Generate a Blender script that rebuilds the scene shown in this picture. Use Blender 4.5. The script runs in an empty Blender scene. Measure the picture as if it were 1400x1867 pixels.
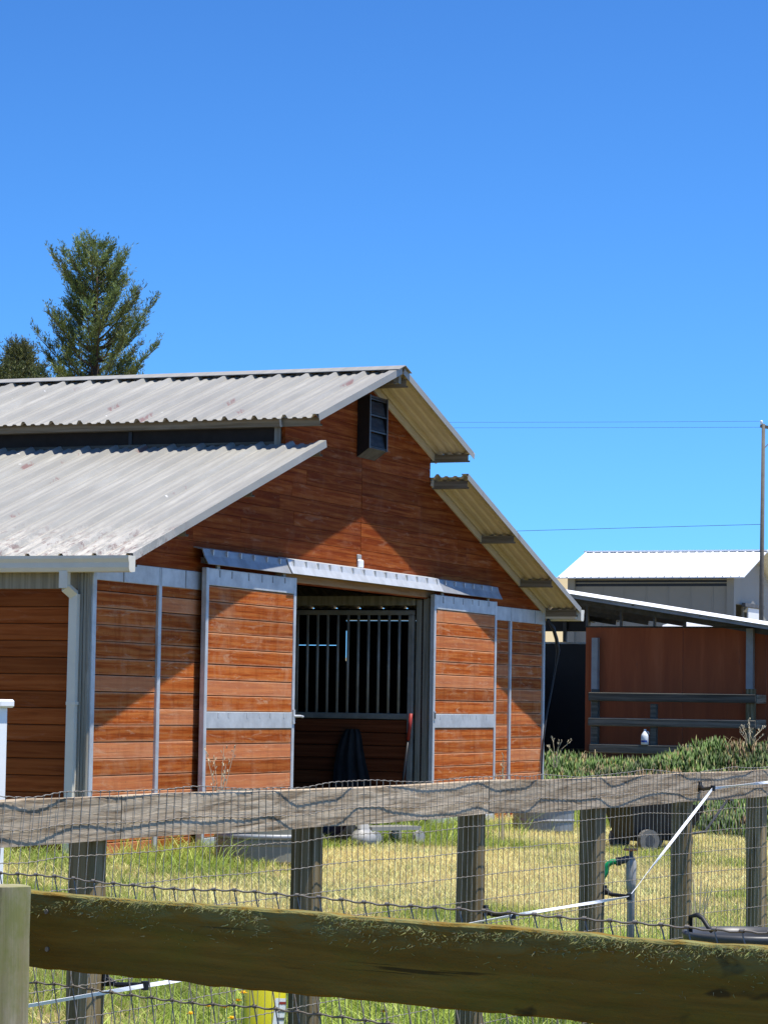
import bpy, math, random
import numpy as np
from mathutils import Vector, Matrix, noise as mnoise

rnd = random.Random(7)
rng = np.random.default_rng(11)
SC = bpy.context.scene
COL = SC.collection

# ------------------------------------------------------------------ camera
F_PX, PITCH, ROLL, YAW = 5061.86, 0.0700, 0.0159, 0.3929
CAM = np.array([-19.656, -10.674, 1.6])
cyw, syw = math.cos(YAW), math.sin(YAW)
cpt, spt = math.cos(PITCH), math.sin(PITCH)
fwd = Vector((cyw * cpt, syw * cpt, spt))
rt0 = Vector((syw, -cyw, 0))
up0 = rt0.cross(fwd)
rt = rt0 * math.cos(ROLL) + up0 * math.sin(ROLL)
up = -rt0 * math.sin(ROLL) + up0 * math.cos(ROLL)
cd = bpy.data.cameras.new('camera')
cam = bpy.data.objects.new('camera', cd)
COL.objects.link(cam)
m = Matrix((rt, up, -fwd)).transposed().to_4x4()
m.translation = Vector(CAM)
cam.matrix_world = m
cd.sensor_fit = 'VERTICAL'
cd.sensor_height = 24.0
cd.lens = F_PX / 1867.0 * 24.0
cd.clip_start = 0.05
cd.clip_end = 6000
SC.camera = cam

# ------------------------------------------------------------------ sky and sun
SUN_DIR = Vector((-0.01, -0.287, 0.958)).normalized()      # towards the sun
elev = math.asin(SUN_DIR.z)
world = bpy.data.worlds.new('World')
SC.world = world
world.use_nodes = True
wn = world.node_tree
bg = wn.nodes['Background']
sky = wn.nodes.new('ShaderNodeTexSky')
sky.sky_type = 'NISHITA'
sky.sun_disc = False
sky.sun_elevation = elev
sky.sun_rotation = math.atan2(SUN_DIR.x, SUN_DIR.y)
sky.altitude = 50
sky.air_density = 1.0
sky.dust_density = 0.25
sky.ozone_density = 2.2
# the phone renders the clear sky deep and saturated: one even contrast curve over the whole dome
tcw = wn.nodes.new('ShaderNodeTexCoord'); mpw = wn.nodes.new('ShaderNodeMapping')
mpw.inputs['Scale'].default_value = (1, 1, .86); mpw.inputs['Location'].default_value = (0, 0, .14)
nrw = wn.nodes.new('ShaderNodeVectorMath'); nrw.operation = 'NORMALIZE'
wn.links.new(tcw.outputs['Generated'], mpw.inputs[0]); wn.links.new(mpw.outputs[0], nrw.inputs[0]); wn.links.new(nrw.outputs[0], sky.inputs[0])
SKY_K, SKY_G, SKY_GAIN = 0.19, 2.3, 1.27
k1 = wn.nodes.new('ShaderNodeVectorMath'); k1.operation = 'SCALE'; k1.inputs['Scale'].default_value = SKY_K
gm = wn.nodes.new('ShaderNodeGamma'); gm.inputs['Gamma'].default_value = SKY_G
k2 = wn.nodes.new('ShaderNodeVectorMath'); k2.operation = 'SCALE'; k2.inputs['Scale'].default_value = SKY_GAIN / SKY_K
wn.links.new(sky.outputs[0], k1.inputs[0]); wn.links.new(k1.outputs[0], gm.inputs[0])
tint = wn.nodes.new('ShaderNodeVectorMath'); tint.operation = 'MULTIPLY'; tint.inputs[1].default_value = (1.0, 1.18, 1.0)
wn.links.new(gm.outputs[0], k2.inputs[0]); wn.links.new(k2.outputs[0], tint.inputs[0]); wn.links.new(tint.outputs[0], bg.inputs[0])
bg.inputs[1].default_value = 0.125
sl = bpy.data.lights.new('sun', 'SUN')
sl.energy = 5.0
sl.angle = math.radians(0.53)
sl.color = (1.0, 0.955, 0.88)
so = bpy.data.objects.new('sun', sl)
COL.objects.link(so)
so.rotation_euler = (-SUN_DIR).to_track_quat('-Z', 'Y').to_euler()
so.location = (0, -10, 30)
SC.view_settings.view_transform = 'Standard'
SC.view_settings.look = 'None'
SC.view_settings.exposure = 0.60
SC.view_settings.gamma = 1.0
SC.render.resolution_x, SC.render.resolution_y = 767, 1024


# ------------------------------------------------------------------ pixel -> place
def ray(x, y):
    X, Y = x - 700.0, y - 933.5
    x0 = X * math.cos(ROLL) + Y * math.sin(ROLL)
    y0 = -X * math.sin(ROLL) + Y * math.cos(ROLL)
    R, U2 = x0 / F_PX, -y0 / F_PX
    Fh = cpt - U2 * spt
    U = spt + U2 * cpt
    return np.array([Fh * cyw + R * syw, Fh * syw - R * cyw, U])
def on_v(x, y, v): d = ray(x, y); return CAM + d * ((v - CAM[1]) / d[1])
def on_u(x, y, u): d = ray(x, y); return CAM + d * ((u - CAM[0]) / d[0])
def at_d(x, y, D): d = ray(x, y); return CAM + d * (D / (d[0] * cyw + d[1] * syw))
def depth(u, v): return (u - CAM[0]) * cyw + (v - CAM[1]) * syw


def sstep(a, b, x):
    t = np.clip((x - a) / (b - a), 0, 1)
    return t * t * (3 - 2 * t)


def vnoise(x, y, seed=0):
    """smooth value noise for numpy arrays, about 0..1"""
    x = np.asarray(x, float); y = np.asarray(y, float)
    xi = np.floor(x).astype(np.int64); yi = np.floor(y).astype(np.int64)
    xf = x - xi; yf = y - yi
    def h(a, b):
        n = (a * 374761393 + b * 668265263 + seed * 1442695041) & 0x7fffffff
        n = ((n ^ (n >> 13)) * 1274126177) & 0x7fffffff
        return ((n ^ (n >> 16)) & 0xffff) / 65535.0
    u = xf * xf * (3 - 2 * xf); v = yf * yf * (3 - 2 * yf)
    return (h(xi, yi) * (1 - u) + h(xi + 1, yi) * u) * (1 - v) + (h(xi, yi + 1) * (1 - u) + h(xi + 1, yi + 1) * u) * v


def ground_z(u, v):
    u = np.asarray(u, float); v = np.asarray(v, float)
    D = depth(u, v)
    z = 0.35 + 0.04 * np.clip(v, -9, 0)
    z = z + 0.45 * sstep(9.5, 17.5, u)
    z = z + 0.026 * np.clip(D - 38, 0, 85)
    lat = ((u - CAM[0]) * syw - (v - CAM[1]) * cyw) / np.maximum(D, 5)
    z = z + (12.6 * sstep(120, 300, D) + 6 * sstep(300, 900, D)) * (.25 + .75 * sstep(.015, .058, lat))
    z = z + 0.03 * (vnoise(u * 0.8, v * 0.8, 3) - .5) * (1 - sstep(25, 40, D))
    z = z + 1.6 * (vnoise(u * .02, v * .02, 5) - .5) * sstep(120, 260, D)
    return z
def gz(u, v): return float(ground_z(u, v))


# ------------------------------------------------------------------ materials
MATS = {}
def new_mat(name):
    mt = bpy.data.materials.new(name); mt.use_nodes = True
    nt = mt.node_tree
    for n in list(nt.nodes): nt.nodes.remove(n)
    out = nt.nodes.new('ShaderNodeOutputMaterial')
    b = nt.nodes.new('ShaderNodeBsdfPrincipled')
    nt.links.new(b.outputs[0], out.inputs[0])
    MATS[name] = mt
    return mt, nt, b, out
def N(nt, t, **kw):
    n = nt.nodes.new(t)
    for k, v in kw.items():
        if k.startswith('i_'): n.inputs[k[2:].replace('_', ' ')].default_value = v
        else: setattr(n, k, v)
    return n
def coords(nt, scale, rot=(0, 0, 0), rand=True, kind='Object'):
    tc = N(nt, 'ShaderNodeTexCoord')
    src = tc.outputs[kind]
    if rand:
        oi = N(nt, 'ShaderNodeObjectInfo')
        mu = N(nt, 'ShaderNodeMath', operation='MULTIPLY'); mu.inputs[1].default_value = 61.0
        nt.links.new(oi.outputs['Random'], mu.inputs[0])
        ad = N(nt, 'ShaderNodeVectorMath', operation='ADD')
        nt.links.new(src, ad.inputs[0]); nt.links.new(mu.outputs[0], ad.inputs[1])
        src = ad.outputs[0]
    mp = N(nt, 'ShaderNodeMapping')
    mp.inputs['Scale'].default_value = scale
    mp.inputs['Rotation'].default_value = rot
    nt.links.new(src, mp.inputs[0])
    return mp.outputs[0]
def ramp(nt, src, stops, interp='LINEAR'):
    r = N(nt, 'ShaderNodeValToRGB')
    r.color_ramp.interpolation = interp
    el = r.color_ramp.elements
    while len(el) > 1: el.remove(el[-1])
    for i, (p, c) in enumerate(stops):
        if i == 0: el[0].position = p; e = el[0]
        else: e = el.new(p)
        e.color = (c, c, c, 1) if not hasattr(c, '__len__') else (*c[:3], 1)
    nt.links.new(src, r.inputs[0])
    return r.outputs[0]
def mix(nt, fac, a, b, mode='MIX'):
    n = N(nt, 'ShaderNodeMix', data_type='RGBA', blend_type=mode)
    for s, val in ((n.inputs[0], fac), (n.inputs[6], a), (n.inputs[7], b)):
        if hasattr(val, 'is_output'): nt.links.new(val, s)
        elif hasattr(val, '__len__'): s.default_value = (*val[:3], 1)
        else: s.default_value = val
    return n.outputs[2]
def bump(nt, b, h, strength, dist):
    n = N(nt, 'ShaderNodeBump'); n.inputs['Strength'].default_value = strength; n.inputs['Distance'].default_value = dist
    nt.links.new(h, n.inputs['Height']); nt.links.new(n.outputs[0], b.inputs['Normal'])
def noise(nt, vec, scale, detail=5, rough=.6, dist=0):
    n = N(nt, 'ShaderNodeTexNoise'); n.inputs['Scale'].default_value = scale; n.inputs['Detail'].default_value = detail
    n.inputs['Roughness'].default_value = rough; n.inputs['Distortion'].default_value = dist
    if vec is not None: nt.links.new(vec, n.inputs['Vector'])
    return n.outputs['Fac']
def objrand(nt): return N(nt, 'ShaderNodeObjectInfo').outputs['Random']


def m_wood(name, dark, mid, light, axis, wear=None, wear_amt=.5, rough=.75, bmp=.35, streak=1.0, tone=.35, edge=None, weather=0, hi=26.0):
    """boards: grain runs along axis; each board takes its own tone"""
    mt, nt, b, out = new_mat(name)
    lo = 1.3 * (hi / 26.0) ** .4
    sc = [hi, hi, hi]; sc['XYZ'.index(axis)] = lo
    v = coords(nt, sc)
    n1 = noise(nt, v, 1.0, 7, .65, .6)
    c = ramp(nt, n1, [(.32, dark), (.5, mid), (.68, light)])
    # broad tonal drift along the board
    sc2 = [5, 5, 5]; sc2['XYZ'.index(axis)] = .9
    n2 = noise(nt, coords(nt, sc2), 1.0, 3, .5)
    c = mix(nt, ramp(nt, n2, [(.35, 0), (.65, .55 * tone)]), c, dark)
    # cathedral rings
    sc3 = [11, 11, 11]; sc3['XYZ'.index(axis)] = .75
    wv = N(nt, 'ShaderNodeTexWave', wave_type='RINGS', rings_direction=axis)
    wv.inputs['Scale'].default_value = .55; wv.inputs['Distortion'].default_value = 5; wv.inputs['Detail'].default_value = 3
    wv.inputs['Detail Scale'].default_value = 1.2
    nt.links.new(coords(nt, sc3), wv.inputs['Vector'])
    w = ramp(nt, wv.outputs['Fac'], [(.62, 0), (.95, .55 * streak)])
    c = mix(nt, w, c, light)
    if wear is not None:
        sc4 = [16, 16, 16]; sc4['XYZ'.index(axis)] = 2.6
        n4 = noise(nt, coords(nt, sc4), 1.0, 6, .7, .8)
        c = mix(nt, ramp(nt, n4, [(.57, 0), (.68, wear_amt)]), c, wear)
    if weather:
        # rain runs, sun-bleached and darker blotches that carry on from plank to plank
        geo = N(nt, 'ShaderNodeNewGeometry')
        mpw_ = N(nt, 'ShaderNodeMapping'); mpw_.inputs['Scale'].default_value = (7, 7, .8); nt.links.new(geo.outputs['Position'], mpw_.inputs[0])
        nw = noise(nt, mpw_.outputs[0], 1.0, 6, .7)
        c = mix(nt, ramp(nt, nw, [(.50, 0), (.66, .55 * weather)]), c, dark)
        nb = noise(nt, geo.outputs['Position'], 2.4, 6, .7, .5)
        c = mix(nt, ramp(nt, nb, [(.52, 0), (.72, .55 * weather)]), c, tuple(.55 * a + .45 * b_ for a, b_ in zip(light, (.50, .33, .22))))
        ns = noise(nt, geo.outputs['Position'], 34, 3, .6)
        c = mix(nt, ramp(nt, ns, [(.66, 0), (.72, .5 * weather)]), c, (.09, .03, .012))
    if edge is not None:
        # arrises worn pale, unevenly, along the upper and lower edge of each plank
        tc = N(nt, 'ShaderNodeTexCoord'); sp_ = N(nt, 'ShaderNodeSeparateXYZ'); nt.links.new(tc.outputs['Object'], sp_.inputs[0])
        ab = N(nt, 'ShaderNodeMath', operation='ABSOLUTE'); nt.links.new(sp_.outputs[2], ab.inputs[0])
        sc5 = [9, 9, 9]; sc5['XYZ'.index(axis)] = 3.2
        n5 = noise(nt, coords(nt, sc5), 1.0, 6, .7)
        ad5 = N(nt, 'ShaderNodeMath', operation='MULTIPLY_ADD'); ad5.inputs[1].default_value = .05; ad5.inputs[2].default_value = -.025
        nt.links.new(n5, ad5.inputs[0])
        su = N(nt, 'ShaderNodeMath', operation='ADD'); nt.links.new(ab.outputs[0], su.inputs[0]); nt.links.new(ad5.outputs[0], su.inputs[1])
        c = mix(nt, ramp(nt, su.outputs[0], [(.047, 0), (.064, .62)]), c, edge)
    if edge is not None:
        c = mix(nt, ramp(nt, objrand(nt), [(.70, 0), (.86, .42)]), c, tuple(.5 * a + .5 * b_ for a, b_ in zip(mid, wear)))
    # per board tone
    hs = N(nt, 'ShaderNodeHueSaturation')
    r1 = ramp(nt, objrand(nt), [(0, 1 - tone), (.5, 1.0), (1, 1 + tone * .55)])
    nt.links.new(r1, hs.inputs['Value']); nt.links.new(c, hs.inputs['Color'])
    nt.links.new(hs.outputs[0], b.inputs['Base Color'])
    b.inputs['Roughness'].default_value = rough
    b.inputs['Specular IOR Level'].default_value = .06
    bump(nt, b, n1, bmp, .004)
    return mt


def m_metal(name, col, rough=.42, metallic=.75, spot=.25, scale=6, col2=None, rust=None):
    mt, nt, b, out = new_mat(name)
    v = coords(nt, (1, 1, 1))
    n = noise(nt, v, scale, 5, .65)
    c2 = col2 if col2 else tuple(max(0, x * (1 - spot)) for x in col)
    c = mix(nt, ramp(nt, n, [(.35, 0), (.65, 1)]), col, c2)
    if rust:
        n3 = noise(nt, v, scale * 2.2, 6, .7)
        c = mix(nt, ramp(nt, n3, [(.58, 0), (.68, .8)]), c, rust)
    nt.links.new(c, b.inputs['Base Color'])
    b.inputs['Metallic'].default_value = metallic
    nt.links.new(ramp(nt, n, [(.2, rough * .8), (.8, min(1, rough * 1.3))]), b.inputs['Roughness'])
    bump(nt, b, n, .12, .004)
    return mt


def m_plain(name, col, rough=.6, var=.2, scale=8, bmp=.1, spec=.4, metallic=0):
    mt, nt, b, out = new_mat(name)
    n = noise(nt, coords(nt, (1, 1, 1)), scale, 5, .65)
    c = mix(nt, ramp(nt, n, [(.3, 0), (.7, 1)]), col, tuple(x * (1 - var) for x in col))
    nt.links.new(c, b.inputs['Base Color'])
    b.inputs['Roughness'].default_value = rough
    b.inputs['Specular IOR Level'].default_value = spec
    b.inputs['Metallic'].default_value = metallic
    if bmp: bump(nt, b, n, bmp, .005)
    return mt


def m_attr(name, rough=.6, trans=.35, spec=.3):
    """leaf material: colour from the mesh attribute 'Col', some light passes through"""
    mt, nt, b, out = new_mat(name)
    a = N(nt, 'ShaderNodeAttribute', attribute_name='Col')
    nt.links.new(a.outputs['Color'], b.inputs['Base Color'])
    b.inputs['Roughness'].default_value = rough
    b.inputs['Specular IOR Level'].default_value = spec
    if trans > 0:
        t = N(nt, 'ShaderNodeBsdfTranslucent'); nt.links.new(a.outputs['Color'], t.inputs[0])
        mx = N(nt, 'ShaderNodeMixShader'); mx.inputs[0].default_value = trans
        nt.links.new(b.outputs[0], mx.inputs[1]); nt.links.new(t.outputs[0], mx.inputs[2])
        nt.links.new(mx.outputs[0], out.inputs[0])
    return mt


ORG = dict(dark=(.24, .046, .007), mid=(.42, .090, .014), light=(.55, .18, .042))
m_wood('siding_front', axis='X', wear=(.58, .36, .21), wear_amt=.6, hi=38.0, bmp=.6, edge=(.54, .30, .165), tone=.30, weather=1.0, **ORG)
m_wood('siding_gable', (.125, .021, .0035), (.215, .040, .006), (.34, .098, .020), 'X', wear=(.42, .22, .12), wear_amt=.35, weather=.3, streak=.6, tone=.2)  # darker than the front planks, putting the gable's shade into the colour
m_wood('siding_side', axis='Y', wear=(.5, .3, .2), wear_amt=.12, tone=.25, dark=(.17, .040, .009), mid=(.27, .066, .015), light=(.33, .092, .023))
m_wood('beam', (.30, .17, .09), (.42, .26, .15), (.52, .35, .22), 'X')
m_wood('grey_wood_x', (.14, .096, .056), (.37, .285, .19), (.54, .44, .315), 'X', wear=(.11, .075, .045), wear_amt=.6, bmp=1.0, tone=.15, hi=62.0)
m_wood('grey_wood_y', (.15, .14, .13), (.24, .23, .215), (.34, .32, .30), 'Y', bmp=.6)
m_wood('grey_wood_z', (.115, .078, .032), (.20, .146, .070), (.31, .245, .145), 'Z', wear=(.05, .038, .022), wear_amt=.7, bmp=1.0, tone=.2, hi=48.0)
m_wood('corner_wood', (.17, .155, .12), (.25, .232, .185), (.32, .30, .245), 'Z', wear=(.09, .08, .06), wear_amt=.4, bmp=.5, tone=.1)
m_wood('purlin_wood', (.12, .095, .06), (.19, .155, .105), (.26, .22, .16), 'Y', bmp=.4, tone=.2)
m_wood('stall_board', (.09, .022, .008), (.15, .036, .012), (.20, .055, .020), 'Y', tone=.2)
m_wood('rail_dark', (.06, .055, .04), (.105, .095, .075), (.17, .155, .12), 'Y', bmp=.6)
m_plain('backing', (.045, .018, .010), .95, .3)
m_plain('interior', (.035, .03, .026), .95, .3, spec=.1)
m_metal('galv', (.56, .57, .56), .45, .25, .28, 5)
m_metal('galv_dull', (.33, .335, .33), .5, .25, .30, 5)
m_metal('stall_steel', (.30, .28, .235), .55, .2, .3, 6)
m_metal('steel_dark', (.10, .10, .10), .5, .4, .3, 8)
m_metal('wire', (.42, .37, .30), .5, .65, .3, 40, rust=(.20, .12, .08))
m_metal('wire_dark', (.25, .225, .19), .55, .5, .3, 60, rust=(.16, .08, .05))
m_plain('cream_paint', (.70, .65, .52), .38, .10, 5, .03)
m_plain('white_paint', (.80, .80, .78), .45, .06, 3, .02)
m_plain('white_wall', (.25, .24, .205), .55, .08, 2, .02)
m_plain('white_plastic', (.82, .82, .80), .35, .04, 6, .02)
m_plain('black_paint', (.012, .012, .013), .4, .3, 8, .05)
m_plain('black_rubber', (.022, .022, .024), .55, .3, 14, .1)
m_plain('grey_plastic', (.065, .066, .066), .42, .25, 9, .05)
m_plain('yellow_plastic', (.85, .72, .02), .35, .08, 8, .02)
m_plain('green_hose', (.01, .30, .09), .4, .2, 9, .02)
m_plain('blue_print', (.03, .07, .30), .5, .1)
m_plain('text_print', (.12, .12, .12), .6, .1)
m_plain('red_grip', (.35, .03, .02), .5, .2)
m_plain('rust_orange', (.75, .27, .09), .7, .4, 20)
m_plain('grey_cloth', (.035, .034, .033), .9, .5, 6, .2, spec=.1)
m_plain('tape_white', (.86, .87, .90), .5, .08, 25, .05)
m_plain('bark', (.10, .065, .045), .95, .4, 6, .4)
m_plain('pole_wood', (.15, .135, .115), .9, .35, 5, .3)
m_plain('straw', (.62, .52, .33), .85, .3, 10, 0)
m_plain('petal', (.85, .50, .01), .7, .1, 10, 0)
m_plain('stem_green', (.12, .20, .03), .7, .2, 10, 0)
m_plain('tire', (.16, .155, .14), .8, .3, 10, .1)
m_plain('hub_grey', (.36, .35, .32), .5, .2, 10, .05)
m_plain('tank_tan', (.24, .225, .165), .55, .25, 5, .05)
m_plain('car_white', (.82, .83, .84), .18, .03, 3, 0, spec=.6)
m_plain('red_lens', (.5, .02, .02), .3, .1)
m_attr('grass_blade', .6, .35)
m_attr('redwood_leaf', .55, .22)
m_attr('ice_leaf', .5, .15, .3)
m_attr('moss_strand', .8, .3)


def mk_glass():
    mt, nt, b, out = new_mat('dark_glass')
    n = noise(nt, coords(nt, (1, 1, 5)), 3, 4)
    c = mix(nt, ramp(nt, n, [(.45, 0), (.7, 1)]), (.012, .012, .013), (.045, .043, .04))
    nt.links.new(c, b.inputs['Base Color'])
    b.inputs['Roughness'].default_value = .5
    b.inputs['Specular IOR Level'].default_value = .12
    mt2, nt, b, out = new_mat('water')
    b.inputs['Base Color'].default_value = (.02, .03, .035, 1); b.inputs['Roughness'].default_value = .05
mk_glass()


def mk_roof():
    """weathered light grey sheet: scrapes of old red paint beside the ribs, pale lichen towards the eave"""
    for name, lich in (('roof_grey', 0.0), ('roof_grey_lower', 1.0)):
        mt, nt, b, out = new_mat(name)
        tc = N(nt, 'ShaderNodeTexCoord')
        geo = N(nt, 'ShaderNodeNewGeometry')
        pos = geo.outputs['Position']
        mp = N(nt, 'ShaderNodeMapping'); mp.inputs['Scale'].default_value = (1.1, 16, 3); nt.links.new(pos, mp.inputs[0])
        n1 = noise(nt, mp.outputs[0], 1.0, 6, .65)
        c = ramp(nt, n1, [(.3, (.255, .245, .212)), (.55, (.305, .294, .256)), (.75, (.375, .362, .32))])
        mp2 = N(nt, 'ShaderNodeMapping'); mp2.inputs['Scale'].default_value = (.55, .55, .55); nt.links.new(pos, mp2.inputs[0])
        n2 = noise(nt, mp2.outputs[0], 1.0, 4, .6)
        c = mix(nt, ramp(nt, n2, [(.4, 0), (.7, .35)]), c, (.20, .19, .175))
        # red scrapes: thin dashes just uphill-left of each rib
        sep = N(nt, 'ShaderNodeSeparateXYZ'); nt.links.new(pos, sep.inputs[0])
        a1 = N(nt, 'ShaderNodeMath', operation='ADD'); a1.inputs[1].default_value = 0.431 + 30 * .3048 + .035; nt.links.new(sep.outputs[1], a1.inputs[0])
        md = N(nt, 'ShaderNodeMath', operation='MODULO'); md.inputs[1].default_value = .3048; nt.links.new(a1.outputs[0], md.inputs[0])
        band = ramp(nt, md.outputs[0], [(0, 0), (.028, 0), (.034, 1), (.052, 1), (.060, 0)])
        mp3 = N(nt, 'ShaderNodeMapping'); mp3.inputs['Scale'].default_value = (1.7, 3.3, 0.2); nt.links.new(pos, mp3.inputs[0])
        n3 = noise(nt, mp3.outputs[0], 1.0, 6, .7)
        mk = N(nt, 'ShaderNodeMath', operation='MULTIPLY')
        nt.links.new(band, mk.inputs[0]); nt.links.new(ramp(nt, n3, [(.62, 0), (.66, .6)]), mk.inputs[1])
        c = mix(nt, mk.outputs[0], c, (.17, .045, .040))
        # pale specks (droppings, lichen)
        vo = N(nt, 'ShaderNodeTexVoronoi'); vo.inputs['Scale'].default_value = 3.2; vo.inputs['Randomness'].default_value = 1; nt.links.new(pos, vo.inputs['Vector'])
        c = mix(nt, ramp(nt, vo.outputs['Distance'], [(.035, .9), (.06, 0)]), c, (.62, .61, .58))
        if lich:
            mp4 = N(nt, 'ShaderNodeMapping'); mp4.inputs['Scale'].default_value = (4, 15, 4); nt.links.new(pos, mp4.inputs[0])
            n4 = noise(nt, mp4.outputs[0], 1.0, 8, .75)
            low = ramp(nt, sep.outputs[0], [(.05, 1), (.30, .85), (1.0, 0)])
            mm = N(nt, 'ShaderNodeMath', operation='MULTIPLY'); nt.links.new(low, mm.inputs[0])
            nt.links.new(ramp(nt, n4, [(.47, 0), (.54, .85)]), mm.inputs[1])
            c = mix(nt, mm.outputs[0], c, (.46, .43, .37))
            n5 = noise(nt, mp4.outputs[0], 1.7, 8, .75)
            mm2 = N(nt, 'ShaderNodeMath', operation='MULTIPLY'); nt.links.new(low, mm2.inputs[0])
            nt.links.new(ramp(nt, n5, [(.53, 0), (.59, .8)]), mm2.inputs[1])
            c = mix(nt, mm2.outputs[0], c, (.16, .10, .085))
        nt.links.new(c, b.inputs['Base Color'])
        b.inputs['Roughness'].default_value = .5
        b.inputs['Specular IOR Level'].default_value = .45
        bump(nt, b, n1, .1, .003)
    m_plain('roof_under', (.58, .50, .36), .6, .15, 3, .05)
    m_plain('roof_white', (.82, .83, .83), .4, .05, 2, 0)
mk_roof()


def mk_ground():
    mt, nt, b, out = new_mat('ground_soil')
    geo = N(nt, 'ShaderNodeNewGeometry'); pos = geo.outputs['Position']
    n1 = noise(nt, pos, .9, 6, .6)
    n2 = noise(nt, pos, 14, 6, .7)
    c = mix(nt, ramp(nt, n1, [(.40, 0), (.56, 1)]), (.09, .11, .03), (.27, .205, .095))
    c = mix(nt, ramp(nt, n2, [(.35, .45), (.65, 0)]), c, (.12, .10, .045))
    # unseen ground on the camera side, darkened to cut bounce onto the barn
    sp_ = N(nt, 'ShaderNodeSeparateXYZ'); nt.links.new(pos, sp_.inputs[0])
    mr_ = N(nt, 'ShaderNodeMapRange'); mr_.inputs[1].default_value = -6.8; mr_.inputs[2].default_value = -7.8
    nt.links.new(sp_.outputs[1], mr_.inputs[0])
    c = mix(nt, mr_.outputs[0], c, mix(nt, n1, (.085, .075, .030), (.15, .12, .055)))
    # dry hillside far away
    vl = N(nt, 'ShaderNodeVectorMath', operation='LENGTH'); nt.links.new(pos, vl.inputs[0])
    far = ramp(nt, N_div(nt, vl.outputs['Value'], 100), [(.35, 0), (.8, 1)])
    n3 = noise(nt, pos, .05, 6, .6)
    c = mix(nt, far, c, mix(nt, n3, (.42, .34, .20), (.32, .26, .14)))
    nt.links.new(c, b.inputs['Base Color']); b.inputs['Roughness'].default_value = .95
    b.inputs['Specular IOR Level'].default_value = .1
    bump(nt, b, n2, .6, .02)
def N_div(nt, s, k):
    d = N(nt, 'ShaderNodeMath', operation='DIVIDE'); d.inputs[1].default_value = k; nt.links.new(s, d.inputs[0]); return d.outputs[0]
mk_ground()


def mk_special():
    # mossy near rail: dark brown with green film and grain
    mt, nt, b, out = new_mat('mossy_rail')
    v = coords(nt, (1.2, 30, 30), rand=False)
    n1 = noise(nt, v, 1, 7, .65, .5)
    c = ramp(nt, n1, [(.3, (.145, .082, .013)), (.55, (.225, .132, .022)), (.75, (.31, .195, .040))])
    v2 = coords(nt, (3, 9, 9), rand=False)
    n2 = noise(nt, v2, 1, 5, .65)
    c = mix(nt, ramp(nt, n2, [(.47, 0), (.70, .55)]), c, (.165, .15, .018))
    nk = noise(nt, coords(nt, (4.5, 13, 13), rand=False), 1, 3, .5, 1.2)
    c = mix(nt, ramp(nt, nk, [(.66, 0), (.72, .8)]), c, (.045, .030, .012))
    nc = noise(nt, coords(nt, (1.1, 70, 70), rand=False), 1, 4, .6, .3)
    c = mix(nt, ramp(nt, nc, [(.63, 0), (.66, .75)]), c, (.030, .022, .008))
    sep = N(nt, 'ShaderNodeSeparateXYZ'); tc = N(nt, 'ShaderNodeTexCoord'); nt.links.new(tc.outputs['Object'], sep.inputs[0])
    n3 = noise(nt, coords(nt, (12, 40, 40), rand=False), 1, 6, .7, .6)
    mr = N(nt, 'ShaderNodeMapRange'); mr.inputs[1].default_value = .015; mr.inputs[2].default_value = .07
    nt.links.new(sep.outputs[2], mr.inputs[0])
    mu = N(nt, 'ShaderNodeMath', operation='MULTIPLY'); nt.links.new(mr.outputs[0], mu.inputs[0]); nt.links.new(ramp(nt, n3, [(.42, 0), (.6, 1)]), mu.inputs[1])
    c = mix(nt, mu.outputs[0], c, (.20, .20, .075))
    nt.links.new(c, b.inputs['Base Color']); b.inputs['Roughness'].default_value = .9; b.inputs['Specular IOR Level'].default_value = .1
    bump(nt, b, n3, .9, .01)
    mt, nt, b, out = new_mat('mossy_post')
    v = coords(nt, (26, 26, 1.0), rand=False)
    n1 = noise(nt, v, 1, 7, .65, .5)
    c = ramp(nt, n1, [(.3, (.19, .155, .085)), (.5, (.32, .275, .17)), (.75, (.42, .37, .25))])
    n2 = noise(nt, coords(nt, (7, 7, 4), rand=False), 1, 6, .7)
    c = mix(nt, ramp(nt, n2, [(.40, 0), (.60, .85)]), c, (.18, .19, .045))
    n3 = noise(nt, coords(nt, (30, 30, 5), rand=False), 1, 6, .7)
    c = mix(nt, ramp(nt, n3, [(.62, 0), (.70, .8)]), c, (.10, .08, .04))
    nt.links.new(c, b.inputs['Base Color']); b.inputs['Roughness'].default_value = .9
    bump(nt, b, n1, .7, .006)
    # painted plywood of the paddock shelter
    mt, nt, b, out = new_mat('plywood_red')
    n1 = noise(nt, coords(nt, (5, 5, .5)), 1, 6, .65, .4)
    c = ramp(nt, n1, [(.3, (.27, .056, .012)), (.55, (.36, .078, .017)), (.75, (.45, .115, .034))])
    n2 = noise(nt, coords(nt, (6, 6, 2)), 1, 6, .7)
    c = mix(nt, ramp(nt, n2, [(.64, 0), (.72, .5)]), c, (.10, .05, .035))
    nt.links.new(c, b.inputs['Base Color']); b.inputs['Roughness'].default_value = .8
mk_special()
MAT = MATS


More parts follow.
